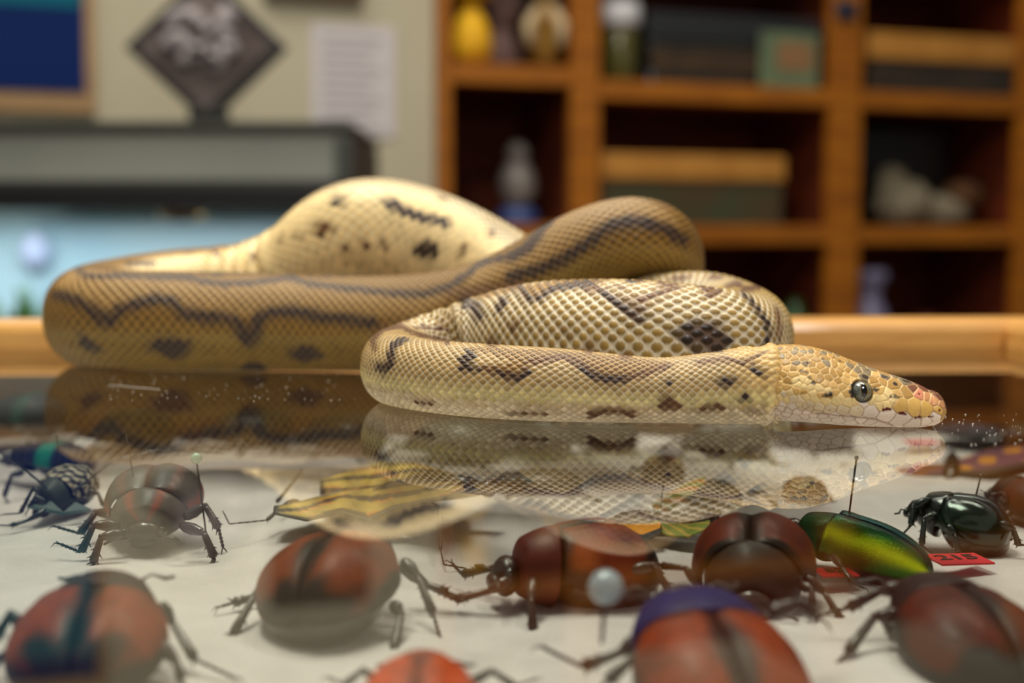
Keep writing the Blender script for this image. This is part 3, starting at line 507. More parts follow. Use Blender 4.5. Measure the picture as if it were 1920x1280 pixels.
('d', '4:0.1 5:1.6,51.4,53.3 6:52.9,54.4 7:53.9 8:46.4,48.2 9:47.9 10:46.5,50.3 11:49.2,51.7 12:0.2,50.9,52.3 13:1.9,49.5,51.9,63.7 14:0.9,50.7,52.3 15:1.9,51.3 24:52.2 25:51.9,53.2 26:52.2 34:52.4 35:51.5,53.4 36:52.9 37:51.8,53.3 38:50.2,52.9 39:51.8,53.2 40:52.9 41:51.4,53.6 42:52.9,54.3 43:53.9,55.2 44:54.9,56.2 45:55.3 54:52.9 55:51.9,53.1 56:50.8,52.1 57:49.2,51.7 58:50.5,52.3 59:51.9 60:50.1,52.6 61:51.2 64:52.7 65:51.4,53.5 66:52.9,54.6,56.9,58.2 67:51.4,53.9,55.9,57.9,59.4 68:52.9,54.9,56.9,58.9 69:51.1,53.2,55.8,57.1,59.6 70:60.2 86:52.4 87:51.9,53.6,59.1 88:50.9,52.9,54.9,56.3,58.8,60.7 89:49.7,51.8,53.9,55.9,57.9,59.9,61.7 90:48.2,50.9,54.8,56.9,58.9,60.9,62.3 91:49.8,51.4,55.3,57.9,59.9,61.9 92:50.9,56.1,58.9,60.9,62.9 93:49.5,51.3,61.7 94:50.3 138:0.4,2.3 139:1.9,3.7,5.2 140:2.9,4.9,6.9 141:3.9,5.9,7.9 142:4.8,6.9,8.4 143:5.8,7.9,9.3 144:10.5,6.7,8.9 145:11.5,7.8,9.9 146:10.9,12.3,8.5 147:11.9,9.5 148:10.4,12.2 149:11.2 151:11.2,7.7,9.7 152:10.9,4.2,6.2,8.9 153:11.3,3.6,5.3,7.3,9.9 154:4.7,6.4 155:5.7,7.4 156:6.7,8.4 157:7.7,9.3 158:8.9 159:7.3,9.6 160:6.5,8.9 161:5.9,7.9,9.5 162:4.9,6.9,8.2 163:3.7,5.9,7.2 164:2.4,4.9,6.7 165:1.4,3.9,5.9 166:2.9,4.9,6.1 167:1.3,3.9,5.7 168:2.2,4.8 170:6.5 171:5.2,7.9 172:6.2,8.9 173:9.9 174:10.9,8.2 175:11.8,9.4 176:10.3,12.8 177:11.2 180:14.7 181:13.9,15.9 182:12.7,14.9,16.7 183:13.9,15.9,17.7 184:12.5,14.9,16.9 185:13.2,15.9,17.8 190:10.6,16.6,6.7,8.7 191:11.9,13.8,15.9,5.9,7.9,9.9 192:10.4,12.9,14.6,4.6,6.6,8.4 193:13.2,5.2 194:4.2 303:49.2 304:48.8,54.4 305:47.4,49.9,53.7,55.3 306:48.9,54.9 307:47.7,49.6,53.9 308:48.9,52.4,54.5 309:47.9,53.9 310:48.2,52.8,54.1 311:53.9 312:52.9 313:53.9 314:52.8,54.2 315:53.9 316:52.4,54.7 317:53.8,55.3 318:54.4 323:53.3,55.4 324:54.7,56.4 325:55.1 377:57.6 378:56.2,58.4 379:57.9 380:58.9 381:57.6,59.3 382:58.9 383:59.9 384:58.9,60.2 385:59.9 386:58.3,60.9 387:59.9 388:60.7 389:59.6 394:4.9 396:4.9 397:3.9 399:3.9 400:2.3 401:3.7 402:2.8 403:3.4 404:2.9 405:3.4 406:2.4 407:3.7 408:10.2,2.3 409:11.8,3.9 410:10.5,12.5,2.2,4.3 411:11.9,3.6 412:10.5,12.6,4.8 413:11.9,3.2,5.3 414:10.4,12.7,4.9 415:11.9,13.2,3.3,5.9 416:10.1,12.9,4.9,6.4 417:11.6,13.5,5.9 418:12.9,14.2,18.3,20.7,4.7,6.4 419:13.9,19.7,21.8,3.2,5.9 420:12.3,14.8,20.9,22.4,4.9,6.4 421:13.4,15.7,21.6,3.6,5.9 422:14.5,16.5,4.9,6.3 423:15.8,17.2,3.7,5.9 424:14.4,16.9,4.9,6.2 425:13.6,15.9,3.5,5.9 426:12.2,14.9,4.9,6.2 427:13.9,3.3,5.9 428:12.9,14.3,4.9,6.1 429:11.4,13.8,3.4,5.9 430:12.9,4.9,6.3 431:11.9,13.3,19.2,21.3,3.6,5.9 432:10.4,12.8,20.9,22.1,4.9,6.3 433:11.9,19.9,21.9,3.8,5.9 434:10.1,12.9,18.2,20.9,22.9,4.9,6.2 435:11.8,13.3,19.9,21.9,23.7,3.9,5.9 436:12.9,14.2,18.2,20.9,22.9,24.2,4.9,6.2 437:11.2,13.9,15.3,19.9,21.9,23.4,3.6,5.9 438:14.9,20.9,22.4,4.7,6.4 439:13.3,15.9,19.5,21.3,5.9 440:14.9,6.9 441:13.2,15.9,5.5,7.5 442:14.9,16.3,6.9 443:15.9,7.9 444:14.7,16.3,6.6,8.2 445:15.9,7.9 446:14.5,16.2,6.6,8.4 447:15.9,7.9 448:14.3,16.4,6.8 449:15.9,17.5,27.6,5.2,7.9 450:16.9,18.7,26.9,28.9,6.9 451:17.9,19.9,25.9,27.9,5.3,7.8 452:16.3,18.9,20.4,24.2,26.9,28.9,6.9 453:15.7,17.9,19.5,25.9,27.9,5.9,7.3 454:14.6,16.9,18.5,26.9,28.9,4.5,6.9 455:13.3,15.9,17.3,3.3,5.9 456:14.9,4.9,6.4 457:13.9,15.2,3.9,5.9 458:14.9,2.8,4.9 459:1.7,13.9,3.9,5.3 460:12.2,14.9,2.9,22.1,4.9 461:13.9,21.4,23.2,3.8,5.5 462:12.3,14.8,20.2,22.9,4.9,6.4 463:13.9,21.9,23.9,5.9 464:14.9,20.9,22.9,24.4,6.9 465:13.8,15.3,21.9,23.9,5.6,7.5 466:14.9,20.6,22.9,6.9 467:13.5,15.6,21.6,23.4,5.2,7.7 468:14.9,22.9,6.9 469:13.2,15.8,7.9 470:14.9,22.1,6.7,8.2 471:15.9,7.9 472:14.9,6.4,8.5 473:15.9,7.9 474:14.7,16.2,6.2,8.8 475:15.9,7.9,9.2 476:14.5,16.3,8.9 477:15.9,7.7,9.2 478:14.3,16.5,8.9 479:15.9,7.3,9.5 480:16.8,8.9 481:15.9,9.9 482:16.4,8.7 483:9.9 484:10.3,8.3 485:9.9 486:10.7,8.2 487:9.8 488:10.9 489:11.3,9.5 490:10.9 491:11.4,9.3 492:10.9 493:11.7 494:10.9 495:11.5,9.2 496:10.9 497:11.4,9.4 498:10.9 499:11.3,9.5 500:10.9 501:9.9 502:10.5,14.6,8.7 503:15.9,7.4,9.9 504:14.3,8.9 505:7.9,9.2 506:6.9,8.7 507:5.9,7.9 508:4.7,6.9 509:3.3,5.9,7.6 510:4.7,6.9 511:5.9,7.8 512:6.9,8.2 513:5.2,7.9 514:14.4,6.7,8.9 515:13.8,15.5,7.9,9.3 516:10.4,14.9,8.9 517:11.2,13.5,15.9,7.8,9.9 518:10.9,14.9,16.1,8.9 519:11.2,15.9,7.9,9.9 520:10.9,14.6,16.6,8.9 521:11.2,15.9,7.9,9.9 522:10.9,14.2,16.9,6.5,8.9 523:15.9,17.1,5.8,7.9,9.9 524:10.1,16.9,4.8,6.9,8.9 525:15.7,17.3,3.7,5.9,7.9,9.3 526:16.9,2.7,4.9,6.9,8.2 527:1.9,15.5,17.4,3.9,5.9 528:16.9,2.4,4.7,6.2 529:15.7,17.3 530:14.1,16.9 531:15.9 532:14.4,16.7 533:15.9 534:14.9,16.3 535:13.5,15.8 536:12.3,14.9 537:11.2,13.9 538:12.9,14.4 539:11.6,13.9 540:12.9,14.2 541:11.8,13.7 542:10.2,12.9,14.2 543:11.4,13.9 544:12.9,14.7 545:13.9,15.3 546:12.2,14.9 547:13.5,15.9 548:14.9,16.6 549:15.9,17.2 550:14.2,16.9 551:15.6,17.3'),
]
FOLDS += [(vT + a, 1.25, PI * .32, .95, h_) for a, h_ in ((-12, .10), (-8, .18), (-4, .26), (0, .30), (4, .24), (8, .12), (-6, -.10), (-2, -.14), (2, -.12))]
vH = nearest_v(1446, .335); FOLDS += [(vH + .8, .9, 0, 9., .10), (vH - 1.4, .8, 0, 9., -.12), (vH + 3.2, .9, 0, 9., -.025), (vH + 5.2, 1.0, 0, 9., .02)]
vL = nearest_v(500, .54)
for k, hh in ((-11, .12), (-5.5, .24), (0, .30), (5, .16), (10, .10)): FOLDS.append((vL + k, 1.9, -PI * .32, 1.0, hh))
VP, VN, VR = surf(vv, uu, hcell * (1 - .6 * np.clip((vv - 258) / 12, 0, 1) * np.clip((400 - vv) / 14, 0, 1)))
lowest = .00025
VP[:, 2] = np.where(VP[:, 2] < .0012, lowest + np.maximum(VP[:, 2] + .0012, 0) * .40, VP[:, 2])
# colours per scale
def hexa(c): return np.array(lin(c))
TAN = hexa((156, 126, 66)); TANE = hexa((240, 228, 202)); GOLD = hexa((84, 56, 14)); GOLDE = hexa((164, 124, 58))
DARK = hexa((44, 27, 18)); DARKE = hexa((112, 90, 76)); BRN = hexa((128, 86, 36)); BRNE = hexa((176, 134, 70))
CRM = hexa((236, 220, 186)); CRME = hexa((196, 166, 140)); YEL = hexa((226, 210, 142)); YELE = hexa((222, 204, 160)); PAL = hexa((244, 210, 144)); PALE = hexa((252, 230, 178))
cth = CI / NA * 2 * PI; ath = np.abs((cth + PI) % (2 * PI) - PI)
rndc = RNG.random(NC)
Ccen = np.tile(TAN, (NC, 1)); Cbor = np.tile(TANE, (NC, 1))
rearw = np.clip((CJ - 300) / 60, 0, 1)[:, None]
Ccen = Ccen * (1 - rearw) + GOLD * rearw; Cbor = Cbor * (1 - rearw) + GOLDE * rearw  # rear coils golder, and darkened in the colour for the dimmer light there
wy = np.clip((ath - 1.75) / .15, 0, 1) * np.clip((2.15 - ath) / .15, 0, 1)
fw = np.clip((125 - CJ) / 14, 0, 1)[:, None]; Cbor = Cbor * (1 - fw) + hexa((214, 196, 162)) * fw; Ccen = Ccen * (1 - fw) + hexa((162, 130, 76)) * fw
nw = np.clip((14 - CJ) / 8, 0, 1)[:, None]; Cbor = Cbor * (1 - nw) + hexa((222, 190, 132)) * nw; Ccen = Ccen * (1 - nw) + hexa((206, 168, 104)) * nw
wc = np.clip((ath + (rndc - .5) * .3 - 2.0) / .35, 0, 1)
msk_r = np.full(NC, .70)
front = CJ < 118
wc_f = np.where(front, np.clip((ath + (rndc - .5) * .25 - 1.80) / .45, 0, 1), wc)
yw = np.clip(1 - np.abs(ath - np.where(front, 1.75, 1.98)) / .28, 0, 1)[:, None] * .85
Ccen = Ccen * (1 - yw) + YEL * yw; Cbor = Cbor * (1 - yw * .6) + YELE * yw * .6
Ccen = Ccen * (1 - wc_f[:, None]) + CRM * wc_f[:, None]; Cbor = Cbor * (1 - wc_f[:, None]) + CRME * wc_f[:, None]
msk_r = np.where(front, .88, np.where(CJ < 300, .78, .72)) + .12 * np.clip(wc_f + yw[:, 0], 0, 1)
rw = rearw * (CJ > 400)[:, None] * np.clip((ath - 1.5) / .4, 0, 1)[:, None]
Ccen = Ccen * (1 - rw) + hexa((108, 82, 28)) * rw; Cbor = Cbor * (1 - rw) + hexa((156, 124, 52)) * rw  # shade on the rear coil's lower flank, put into the scale colours
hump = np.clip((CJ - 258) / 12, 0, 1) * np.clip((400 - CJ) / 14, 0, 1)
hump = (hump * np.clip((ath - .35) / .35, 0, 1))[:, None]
Ccen = Ccen * (1 - hump) + PAL * hump; Cbor = Cbor * (1 - hump) + PALE * hump  # pale hump scales, their colour also brightened for the glow in the loop
PSEL = {}
def decode(s):
    out = []
    for tok in s.split():
        a, b = tok.split(':')
        for q in b.split(','):
            x, w = q.split('.'); out.append((int(a), int(x), int(w) / 9))
    return out
idx = {(int(j), int(i)): k for k, (i, j) in enumerate(zip(CI, CJ))}
CLS = {'d': (DARK, DARKE), 'b': (BRN, BRNE), 'm': (hexa((96, 62, 34)), hexa((142, 108, 72))), 'c': (CRM, CRME), 'y': (YEL, YELE), 'p': (PAL, PALE), 'g': (hexa((112, 80, 40)), hexa((190, 154, 98)))}
seen = set()
for cls, s in PAINT:
    for (j, i, w) in decode(s):
        if cls == 'g' and j > 300: w *= .8
        k = idx.get((j, i))
        if k is None: continue
        if j > 300 and cls in 'dm': w = min(1, w * 1.3)
        Ccen[k] = Ccen[k] * (1 - w) + CLS[cls][0] * w; Cbor[k] = Cbor[k] * (1 - w) + CLS[cls][1] * w; seen.add((j, i))
for cls, s in PAINT:                            # the marks of one flank repeat on the hidden one
    if cls not in 'dbm': continue
    for (j, i, w) in decode(s):
        if w < .5: continue
        j2, i2 = j + 6, (NA - i + 6) % NA
        k = idx.get((j2, i2))
        if k is None or (j2, i2) in seen or any((j2 + a, (i2 + b) % NA) in seen for a, b in ((2, 0), (-2, 0), (0, 2), (0, -2), (1, 1), (-1, -1))): continue
        if abs(((i2 / NA * 2 * PI - .0 + PI) % (2 * PI)) - PI) < 2.2: Ccen[k], Cbor[k] = CLS[cls]
bl = ((CJ > 300)[:, None]) * np.clip(1 - Ccen.max(1) / .12, 0, 1)[:, None]; Cbor = Cbor * (1 - bl * .5)
pn = np.sin(CJ * .11 + 2 * np.sin(CI * .21)) * np.sin(CI * .35 + 1.7 * np.sin(CJ * .07))
Ccen = Ccen * (1 + (RNG.random((NC, 1)) - .5) * .38 + .10 * pn[:, None]); Cbor = Cbor * (1 + .07 * pn[:, None])
mk = np.clip(((msk_r[:, None] + .12) - dc_[None]) / .22, 0, 1)
rear_edge = np.clip((QQ - PP) * 1.2, 0, 1)[None]          # slightly darker towards the leading edge
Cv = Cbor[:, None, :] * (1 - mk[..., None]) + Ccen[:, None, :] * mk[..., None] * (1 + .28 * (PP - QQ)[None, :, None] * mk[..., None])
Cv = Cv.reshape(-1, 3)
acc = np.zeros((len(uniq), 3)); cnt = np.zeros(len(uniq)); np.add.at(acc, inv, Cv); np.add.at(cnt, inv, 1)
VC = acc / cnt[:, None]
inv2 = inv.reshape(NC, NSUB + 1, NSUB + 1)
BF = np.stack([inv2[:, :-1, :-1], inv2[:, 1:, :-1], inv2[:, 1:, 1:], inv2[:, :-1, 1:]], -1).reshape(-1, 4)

# ---- head: lofted along its own axis, then covered in irregular plates
HD = .335; HYAW = math.radians(-4)
HS = np.array([(1418, 662, 790, 8.2), (1440, 652, 797, 8.8), (1455, 648, 798, 9.5), (1475, 646.5, 798, 10.6), (1500, 647, 799, 11.5), (1520, 650, 800, 11.8), (1540, 655, 801.5, 11.6), (1560, 661, 803, 11.1), (1580, 669, 804.5, 10.4),
  (1600, 677, 805.5, 9.6), (1620, 685, 806.5, 8.9), (1640, 692, 807, 8.3), (1660, 698.5, 807.5, 7.7), (1680, 704.5, 808, 7.1), (1700, 711.5, 808.3, 6.6), (1720, 719.5, 808, 6.0), (1736, 727.5, 806, 5.3), (1748, 735.5, 802.5, 4.6), (1758, 744, 797, 3.7), (1765, 753, 790, 2.6), (1769, 764, 780, 1.2)])
hx = np.concatenate([np.linspace(1418, 1735, 330), 1735 + 34.5 * np.sin(np.linspace(0, 1, 71)[1:] * PI / 2)])
def hi(c): 
    return np.interp(hx, HS[:, 0], HS[:, c])
def gs(a, k=9):
    P = np.pad(a, k, mode='reflect', reflect_type='odd'); ker = np.hanning(2 * k + 3)[1:-1]; ker /= ker.sum(); return np.convolve(P, ker, 'valid')
yt, yb, hw = gs(hi(1)), gs(hi(2)), hi(3) / 1000
hw = np.concatenate([gs(hw[:330]), hw[330:]])
tipf = np.clip((1769.6 - hx) / 30, 0, 1); tf = np.sqrt(np.clip(1 - (1 - tipf) ** 2, 0, 1))
ymid = 770.0
sel_ = hx > 1739.6
yt = np.where(sel_, ymid + (np.interp(1739.6, hx, yt) - ymid) * tf ** .9, yt); yb = np.where(sel_, ymid + (np.interp(1739.6, hx, yb) - ymid) * tf ** .8, yb)
hw = np.where(sel_, np.interp(1739.6, hx, hw) * tf ** .85, hw)
k0 = HD / FPX
hX = (hx - 960) * k0 * math.cos(0)
zt = np.array([at(960, y, HD).z for y in yt]); zb = np.array([at(960, y, HD).z for y in yb])
zb = zb - zb.min() + .0003
NHR = 380; th = np.arange(NHR) / NHR * 2 * PI
zc = zb + (zt - zb) * .44; up_h = zt - zc; dn_h = zc - zb
sn, cs = np.sin(th), np.cos(th)
su = np.sign(sn) * np.abs(sn) ** .86
top = cs > 0
def head_pt(ix):
    pass
hz = np.where(top[None], np.sign(cs)[None] * (np.abs(cs)[None] ** .92) * up_h[:, None], -(np.abs(cs)[None] ** .85) * dn_h[:, None])
narrow = np.where(top[None], 1 - .30 * np.clip(cs[None], 0, 1) ** 1.2, 1 - .22 * np.clip(-cs[None], 0, 1) ** 1.5)
hy = su[None] * hw[:, None] * narrow
G = np.stack([np.broadcast_to(hX[:, None], hy.shape), HD + hy, zc[:, None] + hz], -1)
piv = np.array([hX[0], HD, 0]); ca, sa = math.cos(HYAW), math.sin(HYAW)
def hrot(P):
    d = P - piv; return np.stack([piv[0] + d[..., 0] * ca - d[..., 1] * sa, piv[1] + d[..., 0] * sa + d[..., 1] * ca, P[..., 2]], -1)
G = hrot(G)
dgx = np.gradient(G, axis=0); dgt = np.roll(G, -1, 1) - np.roll(G, 1, 1)
HN = np.cross(dgx, dgt); HN /= (np.linalg.norm(HN, axis=2)[..., None] + 1e-12)
HCn = np.stack([hrot(np.stack([hX, np.full_like(hX, HD), zc], -1))] * NHR, 1)
flip = np.sum(HN * (G - HCn), -1).mean() < 0
if flip: HN = -HN
HPX, HPY = proj(G)
near = (HN[..., 1] < 0.12)
# plate seeds read from the right cheek (x, y in frame pixels), size weight, colour code
def zz(X, Y): return 1480 + X / 6.4, 640 + Y / 6.4
LAB = [(355, 785, 9, 'l'), (490, 805, 10, 'l'), (640, 815, 11, 'l'), (805, 825, 12, 'l'), (978, 835, 14, 'w'), (1160, 890, 13, 'w'), (1335, 935, 14, 'w'), (1500, 985, 13, 'w'), (1640, 965, 9, 'w'), (1760, 905, 7, 'w'),
 (245, 745, 6, 'l'), (1330, 745, 12, 'o'), (1500, 775, 12, 'o'), (1640, 800, 10, 'o'), (1730, 700, 9, 's'), (1560, 620, 9, 'k'), (1650, 660, 7, 's'),
 (430, 706, 8, 'y'), (565, 712, 8, 'y'), (690, 730, 8, 'y'), (785, 712, 5, 'y'), (890, 740, 5, 'w'), (980, 705, 7, 'y'), (1075, 700, 5, 'y'), (1130, 690, 5, 'y'), (1080, 760, 6, 'y'), (1150, 745, 6, 'y'), (1245, 690, 7, 'y'),
 (615, 668, 7, 'y'), (300, 690, 7, 'y'), (190, 660, 7, 'y'), (380, 640, 8, 't'), (275, 618, 7, 'y'), (560, 610, 8, 't'), (675, 620, 8, 't'), (480, 640, 7, 'g'),
 (365, 572, 7, 'y'), (255, 555, 7, 'y'), (175, 600, 7, 'g'), (430, 510, 7, 't'), (540, 530, 8, 't'), (625, 540, 8, 't'), (465, 585, 6, 'y'), (110, 520, 7, 'y'), (175, 545, 6, 'y'), (90, 585, 6, 't'), (165, 465, 6, 'y'), (220, 490, 6, 'y'), (80, 465, 6, 'y'), (50, 400, 6, 't'),
 (590, 475, 7, 'g'), (670, 465, 8, 't'), (685, 405, 8, 't'), (770, 455, 7, 't'), (600, 380, 7, 'g'), (525, 385, 7, 'g'), (470, 425, 6, 'g'), (370, 445, 8, 'g'), (760, 395, 8, 't'), (690, 345, 8, 'g'), (640, 300, 7, 't'), (620, 340, 6, 'g'),
 (740, 300, 8, 'v'), (810, 345, 10, 'v'), (930, 360, 10, 'v'), (880, 420, 10, 'v'), (1010, 465, 9, 'g'), (1110, 470, 8, 'g'), (1050, 530, 6, 'g'), (1080, 575, 8, 't'), (1250, 515, 15, 'g'), (1140, 430, 8, 'v'), (1030, 400, 7, 't'), (1400, 485, 10, 'v'), (1390, 600, 10, 'g'), (1300, 620, 8, 't'), (1190, 635, 8, 'y'), (1480, 560, 8, 'n'), (1600, 560, 8, 'n'), (1700, 590, 8, 'n'), (1780, 660, 7, 'n'), (1830, 760, 6, 's'), (1800, 830, 6, 'o'),
 (590, 935, 12, 'w'), (750, 965, 10, 'w'), (855, 945, 9, 'w'), (965, 962, 9, 'w'), (1062, 985, 9, 'w'), (1170, 1010, 9, 'w'), (1280, 1045, 9, 'w'), (470, 970, 9, 'w'), (860, 1000, 8, 'w'), (950, 1030, 8, 'w'), (630, 990, 9, 'w'), (760, 1020, 9, 'w'), (285, 882, 8, 'w'), (185, 890, 8, 'w'), (425, 930, 9, 'w'), (300, 930, 8, 'w'), (210, 845, 8, 'w'), (100, 835, 8, 'w'), (150, 800, 7, 'l'), (40, 780, 7, 'w'), (390, 895, 8, 'w'), (120, 750, 7, 'l'), (40, 690, 7, 'l'), (130, 700, 7, 'l'), (700, 915, 8, 'w'), (310, 845, 6, 'l'), (235, 810, 6, 'l'), (185, 775, 6, 'l')]
DOTS = [(1265, 515, 5.0, 1), (290, 500, 4.5, .9), (225, 258, 4.0, .8), (150, 360, 4.5, .7), (205, 375, 4.0, .7), (240, 440, 4.5, .55), (495, 630, 4.5, 1), (440, 650, 4.5, .9), (400, 655, 3.0, .7), (1030, 580, 5.0, .95), (1065, 575, 3.0, .8), (735, 535, 3.5, .8), (730, 610, 4.5, 1), (750, 655, 4.0, 1),
 (1215, 665, 3.5, .8), (1265, 660, 4.5, .8), (1305, 675, 3.2, .7), (1245, 730, 1.5, .9), (1185, 695, 1.5, .9), (480, 815, 2.2, .7), (610, 820, 1.6, .5), (825, 798, 1.6, .7), (845, 838, 1.6, .7), (900, 430, 6, .85), (940, 430, 4, .8), (1130, 430, 5, .8), (1160, 435, 4, .7), (1390, 480, 6, .8), (1430, 490, 4.5, .8), (935, 350, 4.5, .45), (600, 240, 4, .6), (540, 200, 4, .5), (400, 215, 3.6, .6), (380, 155, 3.2, .6), (1550, 635, 2.4, .9), (120, 465, 2.2, .8), (30, 500, 2.5, .6), (270, 110, 4, .4), (700, 240, 5, .4), (1700, 600, 5, .45), (1620, 560, 5, .45), (1780, 650, 4.5, .45)]
PITS = [(1135, 825, 2.6), (1170, 814, 2.9), (1208, 815, 2.2), (1325, 858, 2.6), (1355, 862, 2.9), (1385, 872, 2.2), (1520, 915, 2.4), (1560, 908, 2.6), (1680, 905, 2.0), (1710, 898, 2.0), (1800, 825, 2.0), (1555, 635, 1.6)]
HC = {'l': (224, 202, 168), 'w': (240, 220, 204), 'o': (214, 170, 92), 's': (196, 138, 92), 'k': (216, 136, 104), 'y': (234, 204, 142), 't': (208, 166, 98), 'g': (178, 136, 70), 'v': (130, 112, 84), 'n': (120, 70, 48)}
Gf = G.reshape(-1, 3); Hxf = HPX.ravel(); Hyf = HPY.ravel(); nearf = near.ravel(); NI = np.nonzero(nearf)[0]
def surf_idx(px, py):
    d = (Hxf[NI] - px) ** 2 + (Hyf[NI] - py) ** 2; return NI[np.argmin(d)]
seeds = []; sw = []; sc_ = []
def mirror(P):
    d = np.array(P) - piv; a = d[0] * ca + d[1] * sa; b_ = -d[0] * sa + d[1] * ca; b_ = -b_
    return np.array([piv[0] + a * ca - b_ * sa, piv[1] + a * sa + b_ * ca, P[2]])
for (X, Y, w, c) in LAB:
    P = Gf[surf_idx(*zz(X, Y))]; col = hexa(HC[c]) * (1 + random.uniform(-.08, .08))
    for Q in (P, mirror(P)): seeds.append(Q); sw.append(w * k0 * .42); sc_.append(col)
eye_i = surf_idx(*zz(873, 597)); EP = Gf[eye_i]; EYE_R = .00246
# fill in between with small plates
kdg = kdtree.KDTree(6000)
perm = RNG.permutation(len(Gf)); npl = len(seeds); taken = [(Vector(p), w / .42 * 1.12) for p, w in zip(seeds, sw)]
grid = {}
def gk(p, s=.002): return (int(p[0] // s), int(p[1] // s), int(p[2] // s))
for p, w in taken: grid.setdefault(gk(p), []).append((p, w))
def fill_size(p):
    t = np.clip((p[0] - hX[0]) / (hX[-1] - hX[0]), 0, 1); zr = p[2] / .019
    return .00062 + .00042 * np.clip(t * 1.6, 0, 1) + (.0003 if zr < .2 else 0)
for i in perm[:26000]:
    p = Vector(Gf[i]); w = fill_size(p); g0 = gk(p); ok = True
    for a in (-1, 0, 1):
        for b_ in (-1, 0, 1):
            for c in (-1, 0, 1):
                for (q_, wq) in grid.get((g0[0] + a, g0[1] + b_, g0[2] + c), ()):
                    if (p - q_).length < (w + (wq if wq > w else w)) * .95: ok = False; break
                if not ok: break
            if not ok: break
        if not ok: break
    if ok:
        grid.setdefault(g0, []).append((p, w * .9)); 
        t = (p.x - hX[0]) / (hX[-1] - hX[0]); h = p.z / (np.interp(p.x, hX, zt) + 1e-6)
        if h < .34: c_ = HC['w']
        elif h < .5: c_ = HC['l'] if random.random() < .5 else HC['y']
        elif h < .8: c_ = HC['t'] if random.random() < .6 else HC['g']
        else: c_ = HC['g'] if random.random() < (.8 - .55 * np.clip(t * 1.5 - .3, 0, 1)) else HC['v']
        if t > .8 and h > .7: c_ = HC['n']
        seeds.append(np.array(p)); sw.append(w * .35); sc_.append(hexa(c_) * random.uniform(.86, 1.12))
seeds = np.array(seeds); sw = np.array(sw); sc_ = np.array(sc_)
kd = kdtree.KDTree(len(seeds))
for i, p in enumerate(seeds): kd.insert(p, i)
kd.balance()
NN = 7; ids = np.empty((len(Gf), NN), dtype=np.int32); ds = np.empty((len(Gf), NN))
for n_, p in enumerate(Gf):
    for m_, (co, i, d) in enumerate(kd.find_n(p, NN)): ids[n_, m_] = i; ds[n_, m_] = d
dw = ds - sw[ids]; od = np.argsort(dw, 1); F1 = np.take_along_axis(dw, od[:, :1], 1)[:, 0]; F2 = np.take_along_axis(dw, od[:, 1:2], 1)[:, 0]
own = np.take_along_axis(ids, od[:, :1], 1)[:, 0]
e = np.clip((F2 - F1) / .00042, 0, 1); e = e * e * (3 - 2 * e)
hC = sc_[own]; hgt = .00020 * e
hrel = Gf[:, 2] / .018
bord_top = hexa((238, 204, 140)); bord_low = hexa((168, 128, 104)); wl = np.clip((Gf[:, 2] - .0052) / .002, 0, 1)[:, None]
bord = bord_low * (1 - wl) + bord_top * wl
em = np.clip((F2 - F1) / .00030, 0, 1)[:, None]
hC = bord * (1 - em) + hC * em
def mirrored_d(px, py):
    P = Gf[surf_idx(px, py)]; M_ = mirror(P); d1 = np.linalg.norm(Gf - P, axis=1); d2 = np.linalg.norm(Gf - M_, axis=1); return np.minimum(d1, d2)
for (X, Y, r, a) in DOTS:
    d = mirrored_d(*zz(X, Y)); w = (np.clip((r * k0 * 1.15 - d) / (k0 * 1.6), 0, 1) * a)[:, None]; hC = hC * (1 - w) + hexa((38, 22, 18)) * w
for (X, Y, r) in PITS:
    d = mirrored_d(*zz(X, Y)); w = np.clip((r * k0 * 1.45 - d) / (k0 * 1.2), 0, 1); hgt = hgt * (1 - w) - .0006 * w; hC = hC * (1 - w[:, None]) + hexa((130, 20, 6)) * w[:, None]
MO = [(330, 860), (400, 862), (470, 872), (560, 880), (640, 889), (720, 893), (800, 905), (900, 912), (990, 925), (1060, 935), (1130, 965), (1210, 985), (1290, 1020), (1360, 1050), (1390, 1075)]
mo = [Gf[surf_idx(*zz(*q))] for q in MO]; md = np.full(len(Gf), 9.0)
for a, b_ in zip(mo[:-1], mo[1:]):
    for (A, B) in ((a, b_), (mirror(a), mirror(b_))):
        ab = B - A; t = np.clip(((Gf - A) @ ab) / (ab @ ab + 1e-12), 0, 1); md = np.minimum(md, np.linalg.norm(Gf - A - t[:, None] * ab, axis=1))
w = np.clip((.00035 - md) / .00025, 0, 1); hgt -= .0003 * w; hC = hC * (1 - w[:, None] * .75) + hexa((120, 72, 52)) * w[:, None] * .75
# eye sockets
EM = mirror(EP)
for E in (EP, EM):
    d = np.linalg.norm(Gf - E, axis=1); w = np.clip((EYE_R * 1.18 - d) / .0006, 0, 1); hgt = hgt * (1 - w) - .0016 * w
    rim = np.exp(-((d - EYE_R * 1.22) / .0004) ** 2); hgt += .0002 * rim
    w2 = np.clip((EYE_R * 1.16 - d) / .0003, 0, 1)[:, None]; hC = hC * (1 - w2) + hexa((30, 22, 20)) * w2
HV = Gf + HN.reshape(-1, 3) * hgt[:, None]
HV[:, 2] = np.maximum(HV[:, 2], .0002)
na_ = len(hx)
ia, ib = np.meshgrid(np.arange(na_ - 1), np.arange(NHR), indexing='ij'); ib2 = (ib + 1) % NHR
HF = np.stack([ia * NHR + ib, (ia + 1) * NHR + ib, (ia + 1) * NHR + ib2, ia * NHR + ib2], -1).reshape(-1, 4)
if flip: HF = HF[:, ::-1]
snake = empty('ball_python', (float(AX[300, 0]), float(AX[300, 1]), 0), 'cream and brown patterned ball python coiled on the glass case top', 'snake')
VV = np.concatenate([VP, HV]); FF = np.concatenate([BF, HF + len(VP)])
me = npmesh('body', VV, FF); set_col(me, np.concatenate([VC, hC]))
